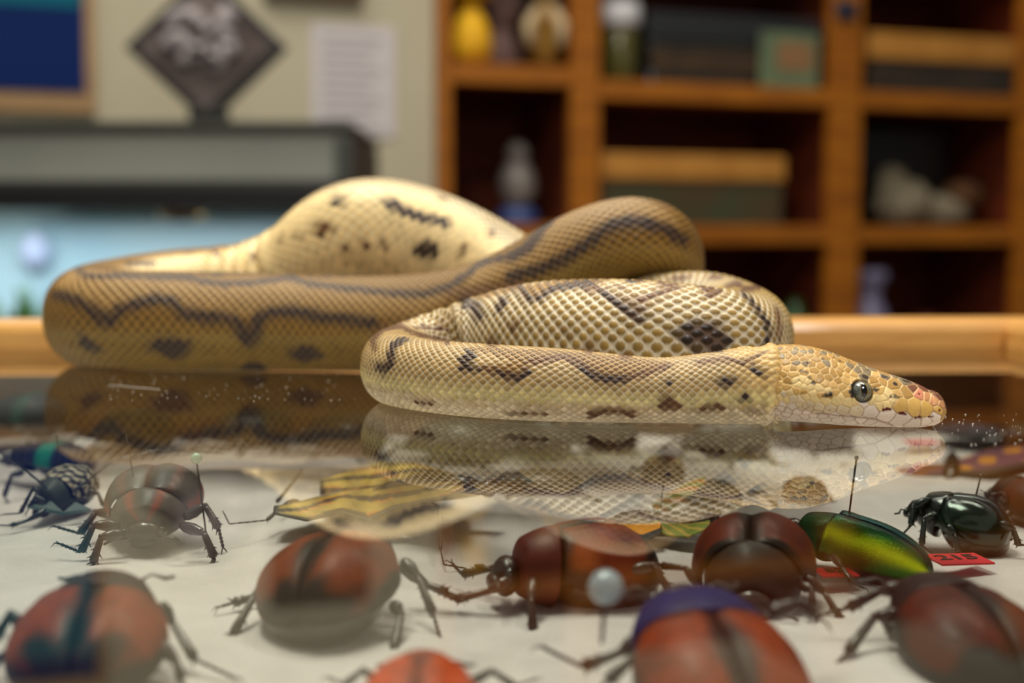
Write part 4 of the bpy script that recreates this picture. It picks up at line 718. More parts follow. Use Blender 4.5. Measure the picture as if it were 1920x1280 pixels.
M_skin = vcol_mat('python_skin', rough=.45, coat=.12, spec=.35, nscale=1400, namt=.16)
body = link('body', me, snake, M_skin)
# eyes: dark grey iris, upright slit pupil, clear bulge
M_iris = mat('grey_iris', (116, 120, 110), .25, coat=1, rgb2=(74, 78, 74), scale=1800); M_pup = mat('black_pupil', (2, 2, 3), .08, coat=1)
M_corn = mat('yellow_iris_rim', (150, 130, 74), .2, coat=1)
for sgn, E in ((1, EP), (-1, EM)):
    nrm = HN.reshape(-1, 3)[eye_i] if sgn == 1 else None
    n_ = Vector(nrm) if nrm is not None else Vector(mirror(EP + HN.reshape(-1, 3)[eye_i]) - mirror(EP))
    n_.z *= .5; n_.x *= .45; n_.normalize(); Ec = Vector(E) - n_ * .0010
    eb = MB().ball(Ec, EYE_R, seg=40, rings=28).build('eye', M_iris, snake)
    upv = (Vector((0, 0, 1)) - n_ * n_.z).normalized(); sd = n_.cross(upv)
    def disc(name, a, b, m, lift, off=(0, 0)):
        v = []; f = []; R_, K_ = 8, 40
        for i in range(R_ + 1):
            for k in range(K_):
                al = 2 * PI * k / K_; rr_ = i / R_; x = a * rr_ * math.cos(al) * (1 - .35 * abs(math.sin(al)) ** 3) + off[0]; y = b * rr_ * math.sin(al) + off[1]
                h_ = math.sqrt(max(1e-9, 1 - (x * x + y * y))) ; v.append(Ec + (sd * x + upv * y + n_ * h_) * EYE_R * lift)
        for i in range(R_):
            for k in range(K_): k2 = (k + 1) % K_; f.append((i * K_ + k, (i + 1) * K_ + k, (i + 1) * K_ + k2, i * K_ + k2))
        mb = MB(); mb.add(v, f); mb.build(name, m, eb)
    disc('iris_ring', .40, .86, M_corn, 1.006, (-.05, 0))
    disc('pupil', .31, .80, M_pup, 1.014)

# ------------------------------------------------------------------ pinned specimens below the glass
def M_bug(name, rough=.28, coat=.5, metal=0.0, nscale=900, namt=.2, bump=.25, spec=.5): return vcol_mat(name, rough=rough, coat=coat, metal=metal, spec=spec, nscale=nscale, namt=namt, bump=bump)
MB_shell = M_bug('beetle_shell', rough=.5, coat=.05, namt=.5, nscale=260, spec=.2); MB_metal = M_bug('metallic_shell', rough=.30, coat=.2, metal=.92, nscale=2600, namt=.25, bump=.55); MB_dull = M_bug('dull_shell', rough=.5, coat=.15)
M_bdark = mat('dark_chitin', (30, 20, 17), .32, coat=.4, rgb2=(46, 26, 19), scale=300); M_bbrown = mat('brown_chitin', (66, 34, 18), .35, coat=.3, rgb2=(44, 24, 14), scale=300)
M_bgreen = mat('green_black_chitin', (10, 34, 32), .25, coat=.5); M_bblue = mat('blue_black_chitin', (10, 20, 44), .25, coat=.5)
M_steel = mat('pin_steel', (60, 56, 52), .3, metal=.9); M_eyeb = mat('bug_eye', (12, 10, 9), .15, coat=1)
def bm_frame(pos, yaw, pitch, roll): return Matrix.Translation(pos) @ Matrix.Rotation(math.radians(yaw), 4, 'Z') @ Matrix.Rotation(math.radians(pitch), 4, 'X') @ Matrix.Rotation(math.radians(roll), 4, 'Y')
def leg_mesh(P, r, hook=True, spines=5, seed=0):
    """P: joints hip, knee, ankle, ... foot ; r: femur radius"""
    rr = random.Random(seed); mb = MB(); P = [Vector(p) for p in P]
    if len(P) == 3:
        d = P[2] - P[1]; P = [P[0], P[1], P[1] + d * .66, P[2]]
    h, k, a = P[0], P[1], P[2]
    mb.tube([h, h.lerp(k, .15), h.lerp(k, .5), h.lerp(k, .85), k], [r * .6, r * .95, r * 1.15, r * .8, r * .55], 9)
    mb.ball(k, r * .62, seg=8, rings=6)
    mb.tube([k, k.lerp(a, .15), k.lerp(a, .6), k.lerp(a, .92), a], [r * .5, r * .6, r * .7, r * .85, r * .5], 8)
    d = (a - k).normalized(); sd = d.cross(Vector((0, 1, .3))).normalized()
    for n in range(spines):
        b = k.lerp(a, .4 + .55 * n / max(1, spines - 1)); s = 1 if n % 2 else -1
        mb.tube([b, b + (sd * s + d * .8).normalized() * r * rr.uniform(1.2, 2.0)], [r * .3, r * .03], 5)
    tar = P[2:]; nseg = 5; tot = [tar[i].lerp(tar[i + 1], j / nseg) for i in range(len(tar) - 1) for j in range(nseg)] + [tar[-1]]
    for i in range(len(tot) - 1): mb.tube([tot[i], tot[i].lerp(tot[i + 1], .75), tot[i + 1]], [r * .22, r * .36, r * .2], 6)
    e = tot[-1]; dd = (tot[-1] - tot[-2]).normalized(); up = Vector((0, 0, 1))
    if hook:
        for s in (-1, 1):
            c = dd.cross(up).normalized() * s; mb.tube([e, e + (dd + c * .6) * r * 1.0, e + (dd * 1.2 + c * 1.0 - up * .7) * r * 1.3], [r * .16, r * .12, r * .02], 5)
    return mb
def beetle(name, label, cat, pos, L, Wd, H, yaw, pitch=0, roll=0, el=((150, 56, 20), (34, 24, 22)), pro=(40, 26, 22), style='suture', legs=None, legcol=None, shell=None, antennae=None,
           group=None, leg_r=None, prow=.80, taper=1.0, head=True, seed=0, split=True):
    M = bm_frame(pos, yaw, pitch, roll); shell = shell or MB_shell; legcol = legcol or M_bdark; rr = random.Random(seed); lr = leg_r or L * .030
    root = empty(name, Vector((pos.x, pos.y, pos.z)), label, cat, group)
    c1, c2 = np.array(lin(el[0])), np.array(lin(el[1])); cp = np.array(lin(pro))
    # abdomen below the wing cases
    mb = MB(); mb.ball((0, -.19 * L, -.12 * H), (Wd * .44, L * .33, H * .40), seg=20, rings=12); mb.v = [M @ p for p in mb.v]; mb.build('abdomen', legcol, root)
    # two wing cases
    for s in (-1, 1):
        nu, na = 30, 16; v = []; f = []; cc = []
        for i in range(nu + 1):
            u = i / nu; w = Wd / 2 * (min(1, ((.80 if prow < 1 else .96) + (.20 if prow < 1 else .04) * math.sin(min(1, u * 3) * PI / 2))) * (max(0, 1 - max(0, (u - .45) / .56) ** (2.3 * taper))) ** .55)
            h = H * .55 * ((.78 if prow < 1 else .93) + (.22 if prow < 1 else .07) * math.sin(min(1, u * 2.2) * PI / 2)) * (max(0.0, 1 - max(0, (u - .35) / .66) ** 2.2)) ** .5
            y = .14 * L - .64 * L * u
            for j in range(na + 1):
                a = j / na * PI * .56; gro = .05 * H * math.exp(-(j / 1.2) ** 2); sh = math.exp(-((u - .06) / .06) ** 2) * .04 * H * math.sin(a)
                x = s * w * math.sin(a) ** .9 if a > 0 else 0; z = h * math.cos(a) - gro + sh
                v.append(M @ Vector((x + s * .0001, y, z)))
                t = j / na; m = 0.0
                if style == 'suture': wv = .07 * math.sin(u * 9 + seed * 2) + .05 * math.sin(t * 11 + u * 5 + seed); m = max(np.clip((.12 - t + wv * .3) / .06, 0, 1), np.clip((u - .70 + wv) / .12, 0, 1), np.clip((t - .76 + wv) / .12, 0, 1), np.clip((.08 - u + wv * .4) / .05, 0, 1), .45 * np.clip(math.sin(t * 7 + u * 4 + seed * 3) * math.sin(u * 8 + seed), 0, 1))
                elif style == 'bands': m = 1 - max(np.clip((t - .72) / .06, 0, 1) * np.clip((.95 - t) / .05, 0, 1), np.clip(.045 - abs(t - .34), 0, 1) * 22 * (u < .75), np.clip(.03 - abs(t - .02), 0, 1) * 30)
                elif style == 'spots': m = 1.0 if (math.sin(u * 34 + 2 * math.sin(t * 9)) * math.sin(t * 15 + u * 6) > -.15) else 0
                elif style == 'jewel': m = np.clip((.42 - t) / .3, 0, 1)
                elif style == 'iris': m = np.clip((.36 - t) / .3, 0, 1)
                elif style == 'patch': m = 1 - np.clip((.16 - abs(u - .35)) / .05, 0, 1)
                cc.append(c1 * (1 - m) + c2 * m)
                if style == 'iris': g_ = math.exp(-((t - .56) / .15) ** 2); cc[-1] = cc[-1] * (1 - g_) + np.array(lin((222, 244, 30))) * g_  # yellow-green highlight painted along each wing case
        for i in range(nu):
            for j in range(na):
                q = (i * (na + 1) + j, i * (na + 1) + j + 1, (i + 1) * (na + 1) + j + 1, (i + 1) * (na + 1) + j); f.append(q if s < 0 else q[::-1])
        me = pymesh('wing_case', v, f); set_col(me, np.array(cc)); o = link('wing_case', me, root, shell)
        so = o.modifiers.new('thick', 'SOLIDIFY'); so.thickness = L * .012; so.offset = 1
    # pronotum
    v = []; f = []; cc = []; nu, na = 18, 28
    for i in range(nu + 1):
        u = i / nu; y = .13 * L + .25 * L * u; w = Wd / 2 * prow * (1 - .42 * max(0, (u - .1)) ** 1.5) * (1 - .9 * max(0, (u - .8) / .2) ** 3) * (1 - .4 * max(0, (.12 - u) / .12) ** 2); h = H * .50 * (1 - .38 * u ** 1.6) * (1 - .85 * max(0, (u - .82) / .18) ** 3)
        for j in range(na):
            a = 2 * PI * j / na; v.append(M @ Vector((w * math.sin(a), y, (h if math.cos(a) > 0 else h * .75) * math.cos(a) - .03 * H)))
            st = style == 'bands' and (abs(math.sin(a)) < .97 and abs(abs(math.sin(a)) - .45) < .1); cc.append(c1 if st else cp)
    for i in range(nu):
        for j in range(na): j2 = (j + 1) % na; f.append((i * na + j, i * na + j2, (i + 1) * na + j2, (i + 1) * na + j))
    f.append(tuple(range(na - 1, -1, -1))); f.append(tuple(nu * na + j for j in range(na)))
    me = pymesh('pronotum', v, f); set_col(me, np.array(cc)); link('pronotum', me, root, shell)
    if head:
        mb = MB(); mb.ball((0, .42 * L, -.10 * H), (Wd * .20, L * .085, H * .22), seg=16, rings=10)
        mb.ball((0, .49 * L, -.17 * H), (Wd * .15, L * .04, H * .10), seg=12, rings=8); mb.v = [M @ p for p in mb.v]; hd = mb.build('head', legcol, root)
        for s in (-1, 1):
            mb = MB(); mb.ball((s * Wd * .19, .43 * L, -.06 * H), (Wd * .055, L * .03, H * .09), seg=10, rings=8); mb.v = [M @ p for p in mb.v]; mb.build('eye', M_eyeb, hd)
        if antennae is None:
            for s in (-1, 1):
                p0 = Vector((s * Wd * .15, .47 * L, -.1 * H)); pp = [p0, p0 + Vector((s * .08 * L, .05 * L, .02 * L)), p0 + Vector((s * .15 * L, .04 * L, 0)), p0 + Vector((s * .19 * L, .07 * L, -.01 * L))]
                mb = MB(); mb.tube([M @ p for p in pp], [L * .008, L * .007, L * .012, L * .010], 6); mb.build('antenna', legcol, root)
    for aa in (antennae or []):
        n = len(aa); mb = MB(); P = []
        for i in range(n - 1): P += [Vector(aa[i]).lerp(Vector(aa[i + 1]), k / 4) for k in range(4)]
        P.append(Vector(aa[-1])); m_ = len(P)
        mb.tube(P, [lr * (.62 - .42 * i / m_) * (1.25 if i % 2 else .9) for i in range(m_)], 6); mb.build('antenna', legcol, root)
    have = legs or []
    for k, P in enumerate(have): leg_mesh(P, lr * 1.15, seed=k + seed).build('leg', legcol, root)
    if legs is None or split == 'auto':
        Mi = M
        for s in (-1, 1):
            for k, (by, ang) in enumerate(((.22, 55), (.04, 5), (-.12, -35))):
                a = math.radians(ang + rr.uniform(-8, 8)); d = Vector((s * math.cos(a), math.sin(a), 0)); base = Vector((s * Wd * .25, by * L, -.22 * H))
                k1 = base + d * .34 * L + Vector((0, 0, .03 * L)); a1 = k1 + d * .2 * L + Vector((0, -.03 * L, -.22 * L)); ft = a1 + d * .18 * L + Vector((0, 0, -.04 * L))
                Q = [M @ q for q in (base, k1, a1, ft)]
                for q in Q[2:]: q.z = max(q.z, FOAM + .0016)
                leg_mesh(Q, lr, seed=k + seed).build('leg', legcol, root)
    return root
def W3(lst, base=None, hip=None):
    """joints given as (px, py, Y)"""
    return [at(*p) for p in lst]
ORG = ((164, 66, 22), (40, 28, 26)); RED = ((112, 38, 20), (30, 22, 24))
beetle('flower_beetle', 'big blurred orange-red beetle with dark wing seam at the lower left corner', 'beetle', at(175, 1182, .252), .037, .0265, .0150, 3, 20, 0, el=((132, 50, 8), (24, 15, 12)), pro=(44, 20, 18), seed=1,
       legs=[W3([(60, 1190, .25), (20, 1150, .25), (-10, 1200, .25), (-40, 1230, .25)]), W3([(70, 1230, .245), (10, 1225, .245), (-40, 1270, .245)]), W3([(300, 1130, .262), (322, 1165, .262), (365, 1235, .255), (435, 1268, .252)]), W3([(290, 1200, .248), (330, 1240, .246), (345, 1290, .243)])])
beetle('flower_beetle', 'blurred orange beetle tapering to a dark point, left of centre on the batting', 'beetle', at(628, 1082, .288), .037, .0285, .0180, -14, 16, -8, el=((124, 52, 12), (26, 22, 14)), pro=(70, 34, 28), seed=2, taper=.75,
       legs=[W3([(520, 1075, .290), (478, 1115, .287), (436, 1190, .280), (398, 1218, .278)]), W3([(540, 1050, .30), (478, 1118, .297), (416, 1136, .294)]), W3([(755, 1050, .293), (783, 1080, .290), (812, 1150, .284), (826, 1198, .280)]), W3([(750, 1060, .30), (800, 1095, .298), (860, 1118, .296)]), W3([(735, 1130, .28), (752, 1150, .278), (738, 1225, .27), (728, 1262, .266)])])
beetle('flower_beetle', 'red-brown and black beetle seen from the side behind the pale pin head', 'beetle', at(1078, 1068, .308), .037, .0235, .0205, 104, 6, 0, el=((124, 42, 8), (20, 13, 14)), pro=(92, 34, 22), seed=3,
       legs=[W3([(965, 1082, .30), (915, 1108, .298), (852, 1124, .298), (800, 1100, .30)]), W3([(1000, 1085, .297), (996, 1120, .292), (999, 1180, .288), (994, 1205, .286)]), W3([(950, 1070, .31), (918, 1066, .312), (866, 1076, .315), (848, 1056, .317)]), W3([(1180, 1070, .30), (1225, 1060, .30), (1262, 1118, .298), (1290, 1135, .296)]), W3([(1190, 1060, .31), (1218, 1050, .312), (1250, 1095, .31)])], legcol=M_bbrown)
beetle('flower_beetle', 'glossy dark brown rounded beetle facing forward left of the green beetle', 'beetle', at(1412, 1075, .306), .031, .0262, .0215, 168, -14, 4, el=((96, 34, 12), (40, 26, 16)), pro=(52, 34, 22), style='suture', seed=4, legcol=M_bbrown,
       legs=[W3([(1310, 1095, .30), (1285, 1065, .30), (1240, 1060, .305), (1222, 1052, .306)]), W3([(1320, 1110, .297), (1290, 1105, .295), (1262, 1140, .292)]), W3([(1510, 1080, .30), (1545, 1110, .298), (1580, 1165, .293), (1625, 1172, .292)]), W3([(1500, 1095, .296), (1522, 1105, .293), (1524, 1150, .29)])])
beetle('flower_beetle', 'large orange beetle with a shining blue neck shield at the bottom edge', 'beetle', at(1338, 1246, .238), .042, .0285, .0165, 12, 27, 0, el=((136, 50, 5), (50, 24, 18)), pro=(24, 30, 92), prow=.9, seed=5,
       legs=[W3([(1205, 1195, .245), (1165, 1222, .243), (1092, 1250, .243), (1022, 1215, .248)]), W3([(1215, 1230, .238), (1180, 1240, .236), (1120, 1295, .232)]), W3([(1440, 1150, .25), (1500, 1130, .252), (1540, 1160, .252)])])
beetle('flower_beetle', 'large dark red beetle with a dark wing seam at the lower right', 'beetle', at(1805, 1190, .262), .041, .0275, .0170, 12, 18, 6, el=((84, 28, 9), (18, 14, 15)), pro=(34, 20, 24), seed=6,
       legs=[W3([(1690, 1100, .275), (1650, 1108, .276), (1590, 1140, .277), (1548, 1150, .278)]), W3([(1690, 1150, .266), (1640, 1155, .266), (1590, 1222, .26), (1552, 1262, .258)]), W3([(1690, 1140, .268), (1655, 1158, .27), (1690, 1215, .262)])])
beetle('flower_beetle', 'bright orange beetle back cut by the middle of the bottom edge', 'beetle', at(788, 1305, .224), .030, .0180, .0120, 0, 6, 0, el=((190, 66, 16), (120, 40, 20)), pro=(150, 46, 20), seed=7)
# green jewel beetle and the dark green one
jb = beetle('jewel_beetle', 'shining metallic green beetle, long and tapering, on a pin', 'beetle', at(1602, 1026, .334), .0385, .0138, .0135, 50, 12, -6, el=((16, 104, 22), (4, 60, 66)), pro=(8, 70, 30), style='iris', shell=MB_metal, seed=8, prow=1.02, taper=.62, leg_r=.00075, legcol=M_bbrown,
       legs=[W3([(1560, 1040, .325), (1578, 1062, .32), (1598, 1092, .316), (1620, 1102, .316)])], antennae=[W3([(1503, 1000, .352), (1490, 993, .352), (1470, 993, .352), (1450, 985, .352)])])
beetle('scarab', 'glossy black-green beetle standing over a red tag near the right edge', 'beetle', at(1797, 978, .362), .0265, .0168, .0142, 58, 16, -4, el=((6, 44, 34), (6, 28, 32)), pro=(6, 24, 26), style='jewel', seed=9, legcol=M_bgreen, leg_r=.0009,
       legs=[W3([(1745, 935, .362), (1712, 948, .362), (1708, 985, .36), (1692, 1002, .36)]), W3([(1755, 965, .357), (1733, 972, .355), (1728, 1022, .352), (1746, 1036, .352)]), W3([(1775, 985, .354), (1790, 1000, .353), (1796, 1036, .35), (1820, 1042, .35)]), W3([(1875, 980, .352), (1900, 992, .352), (1910, 1022, .35), (1935, 1020, .35)])], shell=M_bug('dark_gloss', rough=.16, coat=.7, metal=.5, bump=.1))
# striped grey beetle facing the camera
beetle('striped_beetle', 'grey-brown beetle with red-edged back facing forward on spread toothed legs', 'beetle', at(285, 948, .368), .030, .0245, .0160, 183, -17, 3, el=((140, 54, 26), (58, 50, 44)), pro=(70, 60, 50), style='bands', seed=10, leg_r=.0012, shell=MB_dull,
       legs=[W3([(340, 985, .352), (382, 998, .348), (402, 1045, .346), (400, 1078, .346)]), W3([(345, 970, .36), (385, 948, .36), (410, 990, .357), (418, 1025, .356)]), W3([(225, 985, .355), (176, 984, .352), (152, 1035, .35), (114, 1020, .35)]), W3([(232, 1000, .35), (190, 1006, .347), (174, 1055, .345), (180, 1075, .343)]), W3([(230, 965, .37), (180, 960, .37), (150, 1000, .366), (108, 988, .366)])])
# black and white longhorn
beetle('longhorn_beetle', 'black and white speckled longhorn beetle with long feelers at the far left', 'beetle', at(118, 922, .40), .024, .0145, .0120, 162, -10, 0, el=((196, 186, 164), (28, 34, 36)), pro=(60, 70, 62), style='spots', seed=11, leg_r=.0007, legcol=M_bgreen, prow=.75,
       legs=[W3([(85, 930, .392), (62, 915, .392), (38, 962, .39), (8, 964, .39)]), W3([(90, 945, .39), (66, 930, .39), (50, 960, .388)]), W3([(165, 920, .395), (184, 925, .395), (198, 958, .392)]), W3([(88, 955, .388), (52, 975, .385), (20, 985, .383), (-8, 984, .383)])],
       antennae=[W3([(98, 925, .392), (68, 898, .392), (35, 872, .39), (-10, 840, .388)]), W3([(135, 922, .392), (165, 900, .395), (215, 862, .40), (300, 842, .405), (420, 850, .41)])])
mb = MB()
for s, tip in ((-1, (50, 952, .388)), (1, (170, 958, .388))):
    a, b_, c = at(*tip), at(95, 946, .39), at(118, 966, .386); a2 = at(140, 948, .39) if s > 0 else b_
    mb.add([a, a2, c, a + Vector((0, .0006, .0006)), a2 + Vector((0, .0006, .001)), c + Vector((0, .0006, .0008))], [(0, 1, 2), (5, 4, 3), (0, 3, 4, 1), (1, 4, 5, 2), (2, 5, 3, 0)])
tag(mb.build('paper_star', mat('dark_green_card', (14, 62, 58), .5), smooth=False), 'pointed dark green card under the speckled longhorn beetle', 'card')
beetle('blue_beetle', 'blue-black beetle with a turquoise patch behind the speckled longhorn', 'beetle', at(88, 862, .455), .034, .0125, .0105, 72, 2, 0, el=((20, 130, 116), (12, 28, 62)), pro=(14, 26, 48), style='patch', seed=12, legcol=M_bblue, leg_r=.0009, legs=[W3([(45, 885, .44), (22, 890, .438), (8, 930, .435), (14, 940, .434)]), W3([(100, 890, .44), (96, 900, .438), (104, 915, .436)]), W3([(50, 850, .46), (25, 838, .46), (-10, 850, .46), (-30, 870, .455)])])
beetle('blue_beetle', 'far teal and navy beetle dim behind the glass at the left edge', 'beetle', at(48, 778, .548), .030, .024, .016, 80, 6, 0, el=((16, 70, 66), (10, 20, 44)), pro=(10, 26, 44), style='patch', seed=13, legcol=M_bblue)
beetle('dark_beetle', 'small black beetle under the mirrored snake, left of the green beetle', 'beetle', at(1328, 932, .425), .020, .013, .010, 70, 4, 0, el=((30, 24, 22), (20, 17, 16)), pro=(24, 18, 17), seed=14, leg_r=.0007, legs=[W3([(1300, 935, .42), (1285, 922, .42), (1262, 945, .418)]), W3([(1305, 942, .418), (1310, 930, .417), (1290, 962, .414)]), W3([(1400, 925, .42), (1430, 922, .42), (1458, 950, .415), (1482, 968, .413)])])
beetle('dark_beetle', 'small black and orange beetle seen just above the green beetle', 'beetle', at(1503, 925, .435), .020, .0125, .010, 10, -8, 0, el=((120, 64, 26), (24, 19, 18)), pro=(24, 18, 17), style='suture', seed=15, leg_r=.0007, legs=[W3([(1530, 915, .43), (1548, 918, .43), (1560, 938, .428), (1580, 944, .428)])])
beetle('brown_beetle', 'blurred red-brown beetle cut by the right edge of the frame', 'beetle', at(1925, 942, .395), .026, .018, .014, 30, 8, 0, el=((80, 36, 20), (34, 22, 18)), pro=(50, 28, 20), seed=16, legcol=M_bbrown, leg_r=.0009, legs=[W3([(1890, 940, .39), (1878, 925, .39), (1858, 930, .388), (1845, 922, .388)]), W3([(1895, 960, .385), (1885, 968, .384), (1905, 1005, .38)])])
beetle('brown_beetle', 'small brown beetle on thin legs below the mirrored neck', 'beetle', at(1245, 890, .465), .020, .0135, .010, 180, -12, 0, el=((110, 70, 40), (70, 46, 30)), pro=(86, 56, 34), seed=17, legcol=M_bbrown, leg_r=.0006, legs=[W3([(1222, 895, .46), (1208, 890, .46), (1212, 930, .455), (1222, 945, .453)]), W3([(1268, 895, .46), (1282, 888, .46), (1276, 925, .455), (1290, 940, .453)]), W3([(1215, 885, .47), (1185, 875, .47), (1180, 900, .468)])])
beetle('brown_beetle', 'flat grey-brown beetle with a long straight leg beneath the mirrored coil', 'beetle', at(1000, 905, .44), .030, .016, .008, 82, 0, 0, el=((96, 78, 54), (70, 56, 40)), pro=(80, 64, 46), seed=18, legcol=M_bbrown, leg_r=.0007, shell=MB_dull, legs=[W3([(1055, 905, .43), (1075, 915, .43), (1130, 945, .425), (1136, 956, .424)]), W3([(960, 915, .435), (950, 920, .433), (955, 950, .43)])])
for k, (lab, px_, py_, Y_, L_, W_, yw_, c_) in enumerate((
    ('dim dark green beetle in the back row behind the striped moth, below the neck bend', 850, 826, .505, .034, .022, 75, (30, 48, 26)), ('dim black beetle in the back row, second from the neck bend', 985, 822, .515, .034, .022, 100, (26, 24, 22)),
    ('dim brown beetle in the back row below the middle of the neck', 1120, 812, .53, .030, .021, 80, (52, 36, 22)), ('dim black beetle in the back row below the python nape', 1360, 826, .51, .032, .021, 95, (24, 22, 20)),
    ('dim dark brown beetle in the back row left of the neck bend', 640, 815, .525, .033, .023, 80, (44, 30, 20)), ('dim blue-black beetle in the back row under the mirrored rear coil', 470, 806, .535, .032, .022, 100, (20, 26, 34)),
    ('dim brown beetle in the back row, second from the left end', 250, 806, .53, .032, .022, 70, (50, 34, 20)), ('dim dark olive beetle in the back row under the mirrored head', 1520, 810, .535, .032, .021, 84, (40, 38, 24)))):
    beetle('back_row_beetle', lab, 'beetle', at(px_, py_, Y_), L_, W_, .0150, yw_, 4, 0, el=(c_, (18, 15, 14)), pro=(24, 20, 18), seed=30 + k, shell=MB_dull, group='dark beetles pinned in the back row of the case')
# yellow and black moth with folded wings
def wing(name, outline, ridge, mfun, root, m, th=.0004):
    """curved sheet between an outline (leading edge list) and a ridge line, both px lists, same length"""
    A_ = [at(*p) for p in outline]; B_ = [at(*p) for p in ridge]; n = len(A_); v = []; cc = []; f = []; nu, nv = 60, 22
    def ip(P, t): x = t * (n - 1); i = min(int(x), n - 2); return P[i].lerp(P[i + 1], x - i)
    for i in range(nu + 1):
        for j in range(nv + 1):
            t, s = i / nu, j / nv; p = ip(A_, t).lerp(ip(B_, t), s); p.z += .0016 * math.sin(PI * s); v.append(p); cc.append(mfun(t, s))
    for i in range(nu):
        for j in range(nv): a = i * (nv + 1) + j; f.append((a, a + 1, a + nv + 2, a + nv + 1))
    me = pymesh(name, v, f); set_col(me, np.array(cc)); o = link(name, me, root, m); so = o.modifiers.new('t', 'SOLIDIFY'); so.thickness = th; return o
M_wing = M_bug('wing_scales', rough=.6, coat=0, namt=.25, bump=.1)
Yl, Or_, Bk = (np.array(lin(c)) for c in ((196, 164, 70), (204, 124, 34), (34, 26, 18)))
def mothcol(t, s):
    q = math.sin(s * 17 + 2.2 * math.sin(t * 7) + t * 4)
    if s < .06 or t > .97: return Bk
    if q > .45: return Bk * 1.6
    if math.sin(t * 16 + s * 6) > .55 and q > -.3: return Or_
    return Yl * (.8 + .2 * math.sin(t * 30))
mo_ = empty('moth', at(700, 935, .375), 'yellow, orange and black striped moth with swept-back wings under the mirrored coil', 'moth')
wing('wing', [(868, 925, .36), (800, 940, .358), (740, 952, .36), (690, 975, .356), (640, 960, .36), (575, 975, .362), (512, 962, .366)], [(870, 905, .39), (800, 898, .40), (740, 900, .405), (690, 905, .405), (640, 920, .40), (575, 935, .392), (516, 956, .372)], mothcol, mo_, M_wing)
wing('wing', [(870, 905, .39), (830, 885, .42), (780, 870, .44), (720, 868, .45), (660, 882, .445), (600, 905, .43)], [(868, 910, .385), (820, 905, .39), (770, 902, .40), (720, 905, .402), (660, 915, .40), (600, 928, .392)], mothcol, mo_, M_wing)
MB().tube(W3([(905, 915, .378), (870, 912, .38), (800, 915, .385), (730, 925, .386), (680, 938, .384)]), [.0018, .0032, .004, .0032, .0012], 12).ball(at(915, 916, .376), .0024).build('body', M_bbrown, mo_)
for P in ([(790, 935, .375), (822, 950, .365), (826, 1030, .345), (832, 1058, .34), (868, 1064, .34)], [(700, 945, .375), (668, 965, .368), (650, 985, .362)], [(560, 940, .385), (540, 940, .38), (500, 975, .372), (430, 982, .366), (420, 962, .366)]):
    leg_mesh(W3(P), .0007, spines=2).build('leg', M_bbrown, mo_)
MB().tube(W3([(520, 940, .40), (560, 890, .42), (566, 880, .425)]), [.0006, .0004, .0003], 6).build('antenna', M_bbrown, mo_)
# grasshopper with yellow hind wing
gr = empty('grasshopper', at(1230, 985, .365), 'grasshopper with mottled brown back, green wing tips and an orange-yellow hind wing', 'grasshopper')
MB().tube(W3([(1140, 988, .372), (1165, 982, .37), (1200, 980, .37), (1240, 985, .37), (1280, 994, .37)]), [.0018, .0030, .0036, .0030, .0016], 12).build('thorax', mat('mottled_brown', (96, 78, 58), .6, rgb2=(52, 40, 30), scale=700, bump=.5, bscale=2000), gr)
MB().ball(at(1136, 989, .372), (.0024, .0022, .0026)).build('head', M_bbrown, gr)
MB().tube(W3([(1255, 992, .368), (1300, 988, .37), (1335, 968, .375), (1356, 935, .385), (1380, 920, .39)]), [.0012, .0018, .0019, .0017, .0010], 10).build('hind_leg', M_bbrown, gr)
leg_mesh(W3([(1340, 960, .374), (1346, 968, .373), (1350, 980, .372), (1362, 980, .372)]), .0006, spines=1).build('leg', M_bbrown, gr)
leg_mesh(W3([(1170, 1000, .366), (1180, 1030, .352), (1205, 1042, .348), (1214, 1028, .348)]), .0005, spines=3).build('leg', M_bdark, gr)
Gn = np.array(lin((126, 140, 50)))
wing('forewing', [(1210, 985, .368), (1250, 1005, .36), (1290, 1008, .358), (1330, 992, .36)], [(1215, 978, .372), (1255, 985, .372), (1290, 988, .372), (1332, 986, .366)], lambda t, s: Gn if math.sin(t * 25 + s * 20) > -.5 else Yl, gr, M_wing)
wing('forewing', [(1225, 965, .38), (1260, 955, .385), (1300, 925, .40), (1322, 908, .41)], [(1222, 950, .40), (1250, 930, .41), (1290, 908, .42), (1320, 902, .42)], lambda t, s: Gn if math.sin(t * 22 + s * 15) > -.2 else Or_, gr, M_wing)
wing('hind_wing', [(1150, 1000, .362), (1180, 1022, .352), (1205, 1018, .352), (1238, 1002, .356)], [(1150, 988, .37), (1180, 985, .37), (1210, 985, .37), (1240, 986, .37)], lambda t, s: np.array(lin((232, 150, 16))) if s > .22 else Bk, gr, M_wing)
# butterflies at the far right
def buttcol(base, spot, edge):
    def f(t, s):
        if s < .12 or t > .93: return np.array(lin(edge))
        return np.array(lin(spot)) if math.sin(t * 11 + 1) * math.sin(s * 9 + t * 4) > .35 else np.array(lin(base))
    return f
bf = empty('butterfly', at(1790, 875, .49), 'dark butterfly with purple and orange wings spread behind the black-green beetle', 'butterfly')
wing('wing', [(1770, 890, .475), (1700, 905, .47), (1640, 908, .47), (1570, 885, .48)], [(1770, 872, .50), (1700, 862, .515), (1640, 862, .515), (1580, 872, .50)], buttcol((124, 66, 22), (112, 60, 84), (36, 22, 20)), bf, M_wing)
wing('wing', [(1800, 890, .475), (1850, 890, .47), (1900, 880, .475), (1950, 870, .48)], [(1800, 862, .515), (1850, 845, .53), (1910, 835, .54), (1960, 840, .535)], buttcol((110, 60, 80), (200, 130, 36), (40, 26, 24)), bf, M_wing)
MB().tube(W3([(1785, 850, .53), (1785, 866, .505), (1784, 885, .48), (1780, 900, .465)]), [.0012, .003, .0034, .0012], 10).build('body', M_bdark, bf)
